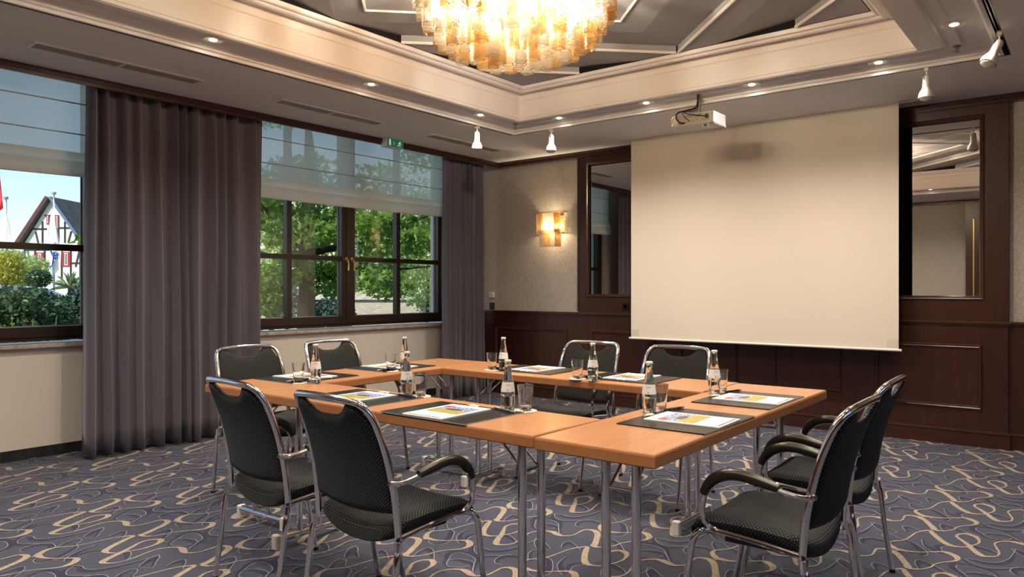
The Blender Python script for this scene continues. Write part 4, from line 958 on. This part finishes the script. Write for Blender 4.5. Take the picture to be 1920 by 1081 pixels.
def leaves(mb, cen, rad, n, size, rnd, shape='ell', star=False):
    for _ in range(n):
        while True:
            p = Vector((rnd.uniform(-1, 1), rnd.uniform(-1, 1), rnd.uniform(-1, 1)))
            if p.length < 1: break
        if shape == 'shell' and p.length > .01: p = p.normalized()*(.72+.28*p.length)
        P = Vector((cen[0]+p.x*rad[0], cen[1]+p.y*rad[1], cen[2]+p.z*rad[2]))
        if P.z < .02: continue
        s = size*rnd.uniform(.6, 1.3); nrm = Vector((rnd.gauss(0, 1), rnd.gauss(0, 1), rnd.gauss(.8, .8))).normalized(); u = nrm.orthogonal().normalized(); v = nrm.cross(u); a = rnd.uniform(0, 6.28); u, v = u*cos(a)+v*sin(a), v*cos(a)-u*sin(a)
        if star: mb.add([P-v*s*.5, P+u*s*.28-v*s*.15, P+u*s*.6+v*s*.05, P+u*s*.22+v*s*.15, P+v*s*.6, P-u*s*.22+v*s*.15, P-u*s*.6+v*s*.05, P-u*s*.28-v*s*.15], [tuple(range(8))])
        else: mb.add([P-v*s*.5, P+u*s*.25, P+v*s*.5, P-u*s*.25], [(0, 1, 2, 3)])
def tree(name, lab, cat, base, trunk, blobs, lm, star, seed, group=None):
    t = thing(name, lab, cat, tuple(base), 0, group); rnd = random.Random(seed)
    if trunk:
        m_ = MB()
        for pts, r in trunk: m_.tube(pts, r, n=10, smooth=4)
        m_.build('trunk', BARK, t)
    m_ = MB()
    for cen, rad, n, s in blobs: leaves(m_, cen, rad, n, s, rnd, star=star)
    m_.build('foliage', lm, t, smooth=0); return t
g = MB(); g.box(-140, XL-.36, -60, 140, -.3, -.02); go = g.build('ground', pbr('lawn', (.10, .15, .05), .9, var=.4, vscale=2.), smooth=0); struct(go)
# maple outside the middle window
b0 = at(574, 640, 13.5); b0.z = -.02
rt = random.Random(21); bl = []
for k in range(46):
    a = rt.uniform(0, 6.28); r = 3.1*rt.random()**.5; z = rt.uniform(1.9, 6.0)
    bl.append(((r*cos(a)*1.1, r*sin(a), z), (.60, .60, .30), 230, .115))
for px, py, dd in ((520, 420, 12.6), (530, 450, 13.5), (600, 400, 13), (620, 430, 12.6), (690, 420, 12.3), (700, 440, 13), (760, 430, 12.5), (770, 460, 12.6), (720, 520, 12.6), (690, 530, 13), (730, 545, 12.7), (550, 500, 13), (530, 520, 13.2), (600, 510, 13.5), (510, 400, 13), (660, 400, 13), (740, 400, 12.3), (700, 500, 13.2), (560, 480, 14), (790, 440, 12.3), (640, 500, 13.4), (620, 540, 13.6)):
    q = at(px, py, dd)-b0; bl.append((tuple(q), (.42, .42, .18), 170, .11))
trunk = [([(0, 0, 0), (.02, .0, 1.2), (-.02, .02, 2.2), (.05, .05, 3.2), (0, 0, 5.2)], [.17, .14, .13, .10, .05])]
for (x, y, z0), (x1, y1, z1) in (((0, 0, 1.9), (1.6, 1.5, 2.6)), ((0, 0, 2.3), (1.2, .8, 3.2)), ((0, 0, 1.7), (-1.1, -1.0, 2.2)), ((0, 0, 2.0), (-1.6, -.6, 2.9)), ((0, 0, 2.1), (.4, -1.4, 2.9)), ((0, 0, 1.5), (1.9, 1.6, 1.7)), ((0, 0, 2.4), (-.6, 1.5, 3.1))):
    trunk.append(([(x, y, z0), ((x+x1)*.45, (y+y1)*.5, z0+(z1-z0)*.35), (x1, y1, z1)], [.06, .04, .015]))
tree('maple_tree', 'big leafy maple with a dark trunk outside the middle window', 'tree', b0, trunk, bl, G1, True, 5)
def bush(name, lab, px, py, d, rad, n, s, lm, seed, cat='shrub', shape='ell'):
    c0 = at(px, py, d); t = thing(name, lab, cat, (c0.x, c0.y, -.02)); m_ = MB()
    rnd = random.Random(seed); leaves(m_, (0, 0, c0.z+.02), rad, n, s, rnd, shape=shape); m_.build('foliage', lm, t, smooth=0)
    st = MB(); st.tube([(0, 0, 0), (.03, .02, max(.3, c0.z*.6)), (0, 0, max(.45, c0.z))], [.05, .04, .02], n=7); st.build('stem', BARK, t)
bush('clipped_shrub', 'round golden-yellow shrub behind the left window', 12, 508, 17, (.40, .40, .46), 3200, .075, G3, 1)
bush('laurel_bush', 'big dark laurel bush filling the lower part of the left window', 18, 603, 8.6, (.60, .7, .44), 6500, .075, G2, 2)
bush('leafy_shrub', 'dark shrub behind the car roof in the left window', 72, 522, 16, (.26, .26, .20), 1500, .065, G2, 3)
bush('leafy_shrub', 'bright green shrub between the yellow shrub and the flagpole', 52, 505, 19, (.30, .30, .26), 1300, .08, G4, 4)
bush('conifer_bush', 'blue-green bush right of the flagpole at the window edge', 150, 575, 9.6, (.14, .2, .28), 1200, .08, G5, 6)
bush('hedge_tree', 'distant green tree line left of the half-timbered house', 18, 507, 46, (2.2, 2.2, 1.3), 1600, .4, G4, 7, 'tree')
bush('conifer_bush', 'blue-green conifer beside the maple trunk, lower left of the middle window', 616, 592, 17, (.62, .62, .42), 2600, .09, G5, 8)
bush('conifer_bush', 'blue-green conifer left of the maple trunk', 536, 570, 16, (.5, .5, .55), 2200, .09, G5, 9)
bush('flowering_shrub', 'shrub with pink blossoms at the left edge of the middle window', 505, 545, 11, (.30, .30, .42), 2000, .08, G1, 10)
bush('garden_tree', 'pale sunlit tree at the right edge of the middle window', 800, 470, 20, (1.25, 1.25, 1.6), 5200, .14, G4, 12, 'tree')
bush('garden_tree', 'bright tree standing far behind the maple trunk', 570, 470, 28, (3.0, 3.0, 2.6), 3600, .30, G4, 13, 'tree')
bush('garden_tree', 'bright tree far behind the window handles', 735, 440, 44, (3.6, 3.6, 4.4), 4200, .32, G4, 14, 'tree')
# palm-like plant
pl = thing('palm_shrub', 'palm-like shrub in front of the half-timbered house', 'shrub', tuple(Vector((at(132, 560, 18).x, at(132, 560, 18).y, -.02)))); rp = random.Random(8)
m_ = MB(); zc = at(132, 538, 18).z
for k in range(60):
    a = rp.uniform(0, 6.28); e = rp.uniform(.1, 1.3); d = Vector((cos(a)*cos(e), sin(a)*cos(e), sin(e))); L = rp.uniform(.35, .62)
    side = Vector((-sin(a), cos(a), 0))*.022; p0 = Vector((0, 0, zc)); p1 = p0+d*L*.6; p2 = p0+d*L+Vector((0, 0, -.12))
    m_.add([p0-side*.4, p0+side*.4, p1+side, p2, p1-side], [(0, 1, 2, 3, 4)])
m_.build('fronds', leafmat('palm_leaf', (.16, .24, .12), (.34, .44, .22), .3), pl, smooth=0)
m_ = MB(); m_.tube([(0, 0, 0), (0, 0, zc)], .06, n=8); m_.build('trunk', BARK, pl)
# ferns close to the glass
for i, (px, py, lab) in enumerate(((28, 600, 'fern tip at the bottom left of the left window'), (98, 603, 'fern tip at the bottom of the left window near the car'), (62, 606, 'small fern tip between the two larger ones'))):
    q0 = at(px, py, 7.4); t = thing('fern', lab, 'fern', (q0.x, q0.y, -.02)); m_ = MB(); rf = random.Random(i)
    for k in range(7):
        a = rf.uniform(0, 6.28); L = q0.z*(1.08 if k == 0 else rf.uniform(.8, .98)); ox = Vector((cos(a), sin(a), 0))*(.04 if k == 0 else .16)
        for j in range(12):
            u = .35+.65*j/12; c0 = Vector((0, 0, L*u))+ox*u*u; w_ = .075*(1-u)*1.6+.01; sd = Vector((-sin(a), cos(a), 0))
            for s in (-1, 1): m_.add([c0, c0+sd*s*w_+Vector((0, 0, .02)), c0+sd*s*w_*.9+Vector((0, 0, .035)), c0+Vector((0, 0, .02))], [(0, 1, 2, 3)])
        m_.tube([(0, 0, 0), tuple(ox*.3+Vector((0, 0, L*.5))), tuple(ox+Vector((0, 0, L)))], .004, n=5)
    m_.build('fronds', G6, t, smooth=0)
# half-timbered house (gable turned to the viewer)
D = 60.; gl, gr, gt = at(45, 457, D), at(152, 457, D), at(97, 372, D)
hx = (gr-gl); hx.z = 0; W_ = hx.length; ang = math.atan2(hx.y, hx.x)
hs = thing('half_timbered_house', 'white half-timbered house with red shutters and grey slate roof', 'house', (gl.x, gl.y, -.02), ang)
eav = gl.z+.02; top = gt.z+.02; gx = W_*.49
WH = pbr('render_white', (.80, .79, .76), .8); TB = pbr('timber', (.035, .035, .038), .7); RD = pbr('red_paint', (.35, .02, .03), .5); SL = pbr('slate', (.10, .10, .095), .7, var=.45, vscale=2.); DKR = pbr('verge_board', (.09, .03, .035), .6)
m_ = MB(); m_.add([(0, 0, 0), (W_, 0, 0), (W_, 0, eav), (gx, 0, top), (0, 0, eav), (0, 12, 0), (W_, 12, 0), (W_, 12, eav), (gx, 12, top), (0, 12, eav)], [(0, 1, 2, 3, 4), (9, 8, 7, 6, 5), (0, 4, 9, 5), (1, 6, 7, 2), (5, 6, 1, 0)]); m_.build('walls', WH, hs, smooth=0)
m_ = MB(); 
def slab(a, b, y0, y1, th, mb):
    a = Vector(a); b = Vector(b); n_ = Vector((-(b-a).y, (b-a).x)).normalized()*th
    if n_.y < 0: n_ = -n_
    vs = [(p[0], y, p[1]) for y in (y0, y1) for p in (a, b, b+n_, a+n_)]; mb.add(vs, [(0, 1, 2, 3), (7, 6, 5, 4), (0, 4, 5, 1), (1, 5, 6, 2), (2, 6, 7, 3), (3, 7, 4, 0)])
slab((gx, top), (W_+.5, eav-.35), -.4, 12.4, .18, m_); slab((-.4, eav-.35), (gx, top), -.4, 12.4, .18, m_); m_.build('roof', SL, hs, smooth=0)
m_ = MB(); slab((-.4, eav-.35), (gx, top), -.5, -.4, .30, m_); m_.build('left_verge_board', DKR, hs, smooth=0)
m_ = MB(); slab((gx, top), (W_+.5, eav-.35), -.5, -.4, .22, m_); m_.build('right_verge_board', pbr('verge_blue', (.10, .16, .26), .5), hs, smooth=0)
m_ = MB()
def beam(x0, z0, x1, z1, w_=.13):
    a = Vector((x0, z0)); b = Vector((x1, z1)); d = (b-a).normalized(); n_ = Vector((-d.y, d.x))*w_/2
    vs = [((a+n_*s).x, y, (a+n_*s).y) for y in (-.05, 0) for s in (-1, 1)]+[((b+n_*s).x, y, (b+n_*s).y) for y in (-.05, 0) for s in (-1, 1)]
    m_.add([(vs[0]), (vs[1]), (vs[5]), (vs[4]), vs[2], vs[3], vs[7], vs[6]], [(0, 3, 2, 1), (4, 5, 6, 7), (0, 1, 5, 4), (2, 3, 7, 6)])
def hz(py): return H+.02+(542-py)*D/F
def hxp(px): return (px-45)/107*W_
beam(0, hz(468), W_, hz(468)); beam(hxp(12+45), hz(429), hxp(88), hz(429)); beam(hxp(107), hz(427), hxp(134), hz(427)); beam(0, hz(493), W_, hz(493)); beam(0.06, 0, .06, eav); beam(W_-.06, 0, W_-.06, eav)
for a in ((80, 415, 80, 455), (110, 428, 110, 455), (122, 415, 122, 455), (67, 434, 72, 455), (134, 433, 128, 455), (66, 468, 66, 520), (84, 468, 84, 530), (116, 468, 116, 530), (133, 468, 133, 520), (52, 470, 59, 500), (149, 470, 142, 500), (84, 404, 104, 404)): beam(hxp(a[0]), hz(a[1]), hxp(a[2]), hz(a[3]))
m_.build('timber_frame', TB, hs, smooth=0)
for px0, px1, p0, p1 in ((68, 83, 473, 501), (117, 133, 472, 499), (105, 111, 403, 429), (88, 93, 403, 420)):
    m_ = MB(); x0, x1, z0, z1 = hxp(px0), hxp(px1), hz(p1), hz(p0); m_.box(x0, x1, -.08, -.01, z0, z1); wn = m_.build('window', RD, hs, smooth=0)
    m_ = MB(); dx = (x1-x0)*.3; m_.box(x0+dx, x1-dx, -.10, -.08, z0+.08, z1-.08, mi=0); m_.box(x0+dx*1.25, (x0+x1)/2-.02, -.11, -.10, z0+.14, z1-.14, mi=1); m_.box((x0+x1)/2+.02, x1-dx*1.25, -.11, -.10, z0+.14, z1-.14, mi=1); m_.build('casement', [WH, pbr('dark_glass', (.05, .05, .07), .1)], wn, smooth=0)
# flagpoles
def flag(px, top_py, d, col, lab, left=False, fl_pts=None, letters=False):
    t0 = at(px, top_py, d); t = thing('flagpole', lab, 'flagpole', (t0.x, t0.y, -.02), math.atan2(CA*0+SA, CA)); h = t0.z+.02
    m_ = MB(); m_.tube([(0, 0, 0), (0, 0, h)], [.05, .035], n=10); m_.lathe([(0, h), (.07, h), (.09, h+.04), (.09, h+.09), (0, h+.11)], n=12); m_.build('pole', M['grey_plastic'], t)
    s = d/F; P = [((x-px)*s, (top_py-y)*s+h) for x, y in fl_pts]; nn = len(P)
    m_ = MB(); vs = []
    for k, (x, z) in enumerate(P): vs.append((x, -.06+.05*sin(k*2.1), z))
    vb = [(x, y+.02, z) for x, y, z in vs]
    m_.add(vs+vb, [tuple(range(nn)), tuple(range(2*nn-1, nn-1, -1))]+[(k, nn+k, nn+(k+1) % nn, (k+1) % nn) for k in range(nn)]); fo = m_.build('flag', col, t, smooth=0)
    if letters:
        m_ = MB(); 
        for L_ in ([(101, 500), (106, 472)], [(106, 472), (103, 484), (108, 486)], [(106, 480), (112, 474), (111, 482), (106, 484)], [(99, 498), (97, 503)], [(102, 489), (105, 492)], [(98, 470), (102, 480), (100, 470)]):
            m_.tube([((x-px)*s, -.13, (top_py-y)*s+h) for x, y in L_], .026, n=4)
        m_.build('blue_lettering', pbr('flag_blue', (.03, .12, .55), .6), fo, smooth=0)
FW = pbr('flag_white', (.86, .86, .86), .7); FR = pbr('flag_red', (.75, .03, .04), .6)
flag(101, 364, 32, FW, 'flagpole with a white flag with blue lettering before the house', fl_pts=[(101.5, 366), (100, 385), (96, 410), (91, 450), (94, 480), (95, 505), (99, 523), (104, 512), (116, 500), (116, 470), (112, 455), (106, 420), (104, 385)], letters=True)
flag(11, 373, 30, FW, 'flagpole with a drooping white flag at the left window edge', fl_pts=[(11.5, 376), (7, 405), (1, 430), (4, 447), (8, 468), (14, 468), (20, 450), (20, 430), (15, 400), (13, 380)])
flag(-6, 312, 26, FR, 'flagpole outside the left edge flying a red flag', fl_pts=[(-5, 316), (-1, 320), (3, 345), (6, 375), (6, 390), (1, 397), (-4, 385)])
# parked cars
def car(lab, loc, rz, sc_=1., col=(.50, .56, .62)):
    t = thing('parked_car', lab, 'car', loc, rz); cb = pbr('car_paint', col, .18, .5, coat=.6); gm = pbr('car_glass', (.02, .03, .04), .05)
    L = [(-2.1, .32), (-2.15, .62), (-2.0, .86), (-1.75, .93), (-1.35, 1.28), (-.9, 1.46), (0, 1.52), (.55, 1.45), (1.15, 1.02), (1.75, .90), (2.1, .72), (2.15, .42), (2.0, .28), (-1.9, .28)]
    m_ = MB(); vs = []
    for s, k in ((-1, 1), (-.86, 1.0), (.86, 1.0), (1, 1)):
        for x, z in L: hwid = .86*(1 if z < .95 else 1-.22*(z-.95)/.57); vs.append((x, (s/abs(s))*hwid if abs(s) == 1 else (s/abs(s))*hwid*.96, z+(0 if abs(s) == 1 else .0)))
    n = len(L); fs = [tuple(range(n)), tuple(3*n+k for k in range(n-1, -1, -1))]
    for r in range(3):
        for k in range(n): fs.append((r*n+k, (r+1)*n+k, (r+1)*n+(k+1) % n, r*n+(k+1) % n))
    m_.add(vs, fs); m_.build('body', cb, t, smooth=40)
    for s in (-1, 1):
        m_ = MB(); m_.add([(-1.3, s*.80, .98), (1.0, s*.82, 1.0), (.5, s*.745, 1.38), (-.85, s*.745, 1.40)], [(0, 1, 2, 3)]); m_.build('side_window', gm, t, smooth=0)
        m_ = MB(); m_.box(-2.17, -2.08, s*.72-.09, s*.72+.09, .62, .82); m_.build('tail_lamp', pbr('tail_red', (.5, .02, .02), .2), t, smooth=0)
        for x in (-1.3, 1.35):
            m_ = MB(); m_.tube([(x, s*.86, .31), (x, s*.66, .31)], .31, n=20); m_.build('wheel', M['rubber'], t)
    m_ = MB(); m_.add([(-1.78, -.68, .95), (-1.78, .68, .95), (-1.30, .60, 1.30), (-1.30, -.60, 1.30)], [(0, 1, 2, 3)], mtx=Matrix.Translation((-.03, 0, .02))); m_.build('rear_window', gm, t, smooth=0)
q = at(143, 585, 11.5)+Vector((cos(radians(205)), sin(radians(205)), 0))*2.15
car('silver-blue parked car half hidden behind the dark laurel bush', (q.x, q.y, -.20), radians(205))
q = at(565, 596, 24); car('silver parked car beyond the maple trunk', (q.x, q.y, -.75), radians(130), col=(.62, .66, .72))
# garden wall
q = at(735, 590, 22); wa = thing('brick_garden_wall', 'pale brick garden wall with tiled coping behind the middle window', 'wall', (q.x, q.y, -.02), radians(38))
def brick():
    m, nt, out = mat('pale_brick'); p_ = N(nt, 'ShaderNodeBsdfPrincipled', Roughness=.9); tc = N(nt, 'ShaderNodeTexCoord'); mp = N(nt, 'ShaderNodeMapping'); mp.inputs['Rotation'].default_value = (radians(90), 0, 0)
    bt = N(nt, 'ShaderNodeTexBrick', Scale=4.); bt.inputs['Color1'].default_value = (.42, .38, .32, 1); bt.inputs['Color2'].default_value = (.55, .50, .42, 1); bt.inputs['Mortar'].default_value = (.30, .27, .24, 1)
    nt.links.new(tc.outputs['Object'], mp.inputs[0]); nt.links.new(mp.outputs[0], bt.inputs['Vector']); nt.links.new(bt.outputs[0], p_.inputs['Base Color']); nt.links.new(p_.outputs[0], out.inputs[0]); return m
m_ = MB(); m_.box(-4.5, 6, 0, .3, 0, .92); m_.build('brickwork', brick(), wa, smooth=0)
m_ = MB(); m_.box(-4.5, 6, -.06, .36, .92, .95); m_.add([(-4.5, -.10, .95), (6, -.10, .95), (6, .15, 1.12), (-4.5, .15, 1.12), (-4.5, .40, .95), (6, .40, .95)], [(0, 1, 2, 3), (3, 2, 5, 4), (0, 3, 4), (1, 5, 2)]); m_.build('coping', pbr('coping_tile', (.42, .38, .33), .8, var=.3, vscale=6), wa, smooth=0)

# ------------------------------------------------------------------ daylight
wd = bpy.data.worlds.new('sky'); scene.world = wd; wd.use_nodes = True; nt = wd.node_tree
for n_ in list(nt.nodes): nt.nodes.remove(n_)
out = nt.nodes.new('ShaderNodeOutputWorld'); bg = nt.nodes.new('ShaderNodeBackground'); st = nt.nodes.new('ShaderNodeTexSky')
st.sky_type = 'NISHITA'; st.sun_disc = False; st.sun_elevation = radians(42); st.sun_rotation = radians(164); st.altitude = 100; st.air_density = 1.; st.dust_density = .8; st.ozone_density = 1.5
bg.inputs['Strength'].default_value = SKY_S; nt.links.new(st.outputs[0], bg.inputs[0]); nt.links.new(bg.outputs[0], out.inputs[0])
sun = bpy.data.lights.new('sun', 'SUN'); sun.energy = SUN_E; sun.angle = radians(.6); sun.color = (1., .94, .84)
so = bpy.data.objects.new('sun', sun); COL.objects.link(so); d = Vector((.22, -.78, .68)); so.rotation_euler = d.to_track_quat('Z', 'Y').to_euler()
for y0, y1 in WIN:
    L = bpy.data.lights.new('window_portal', 'AREA'); L.shape = 'RECTANGLE'; L.size = WZ1-.85; L.size_y = y1-y0; L.cycles.is_portal = True
    lo = bpy.data.objects.new('window_portal', L); COL.objects.link(lo); lo.location = (XL-.36, (y0+y1)/2, (WZ1+.85)/2); lo.rotation_euler = (0, radians(-90), 0)

# ------------------------------------------------------------------ render settings
scene.view_settings.view_transform = 'Standard'; scene.view_settings.look = 'None'; scene.view_settings.gamma = 1; scene.view_settings.use_curve_mapping = False
scene.view_settings.exposure = EXPO
cy = scene.cycles
cy.use_denoising = True; cy.max_bounces = 10; cy.diffuse_bounces = 5; cy.glossy_bounces = 5; cy.transmission_bounces = 8; cy.transparent_max_bounces = 24
cy.sample_clamp_indirect = 6.; cy.caustics_reflective = False; cy.caustics_refractive = False; cy.blur_glossy = .5
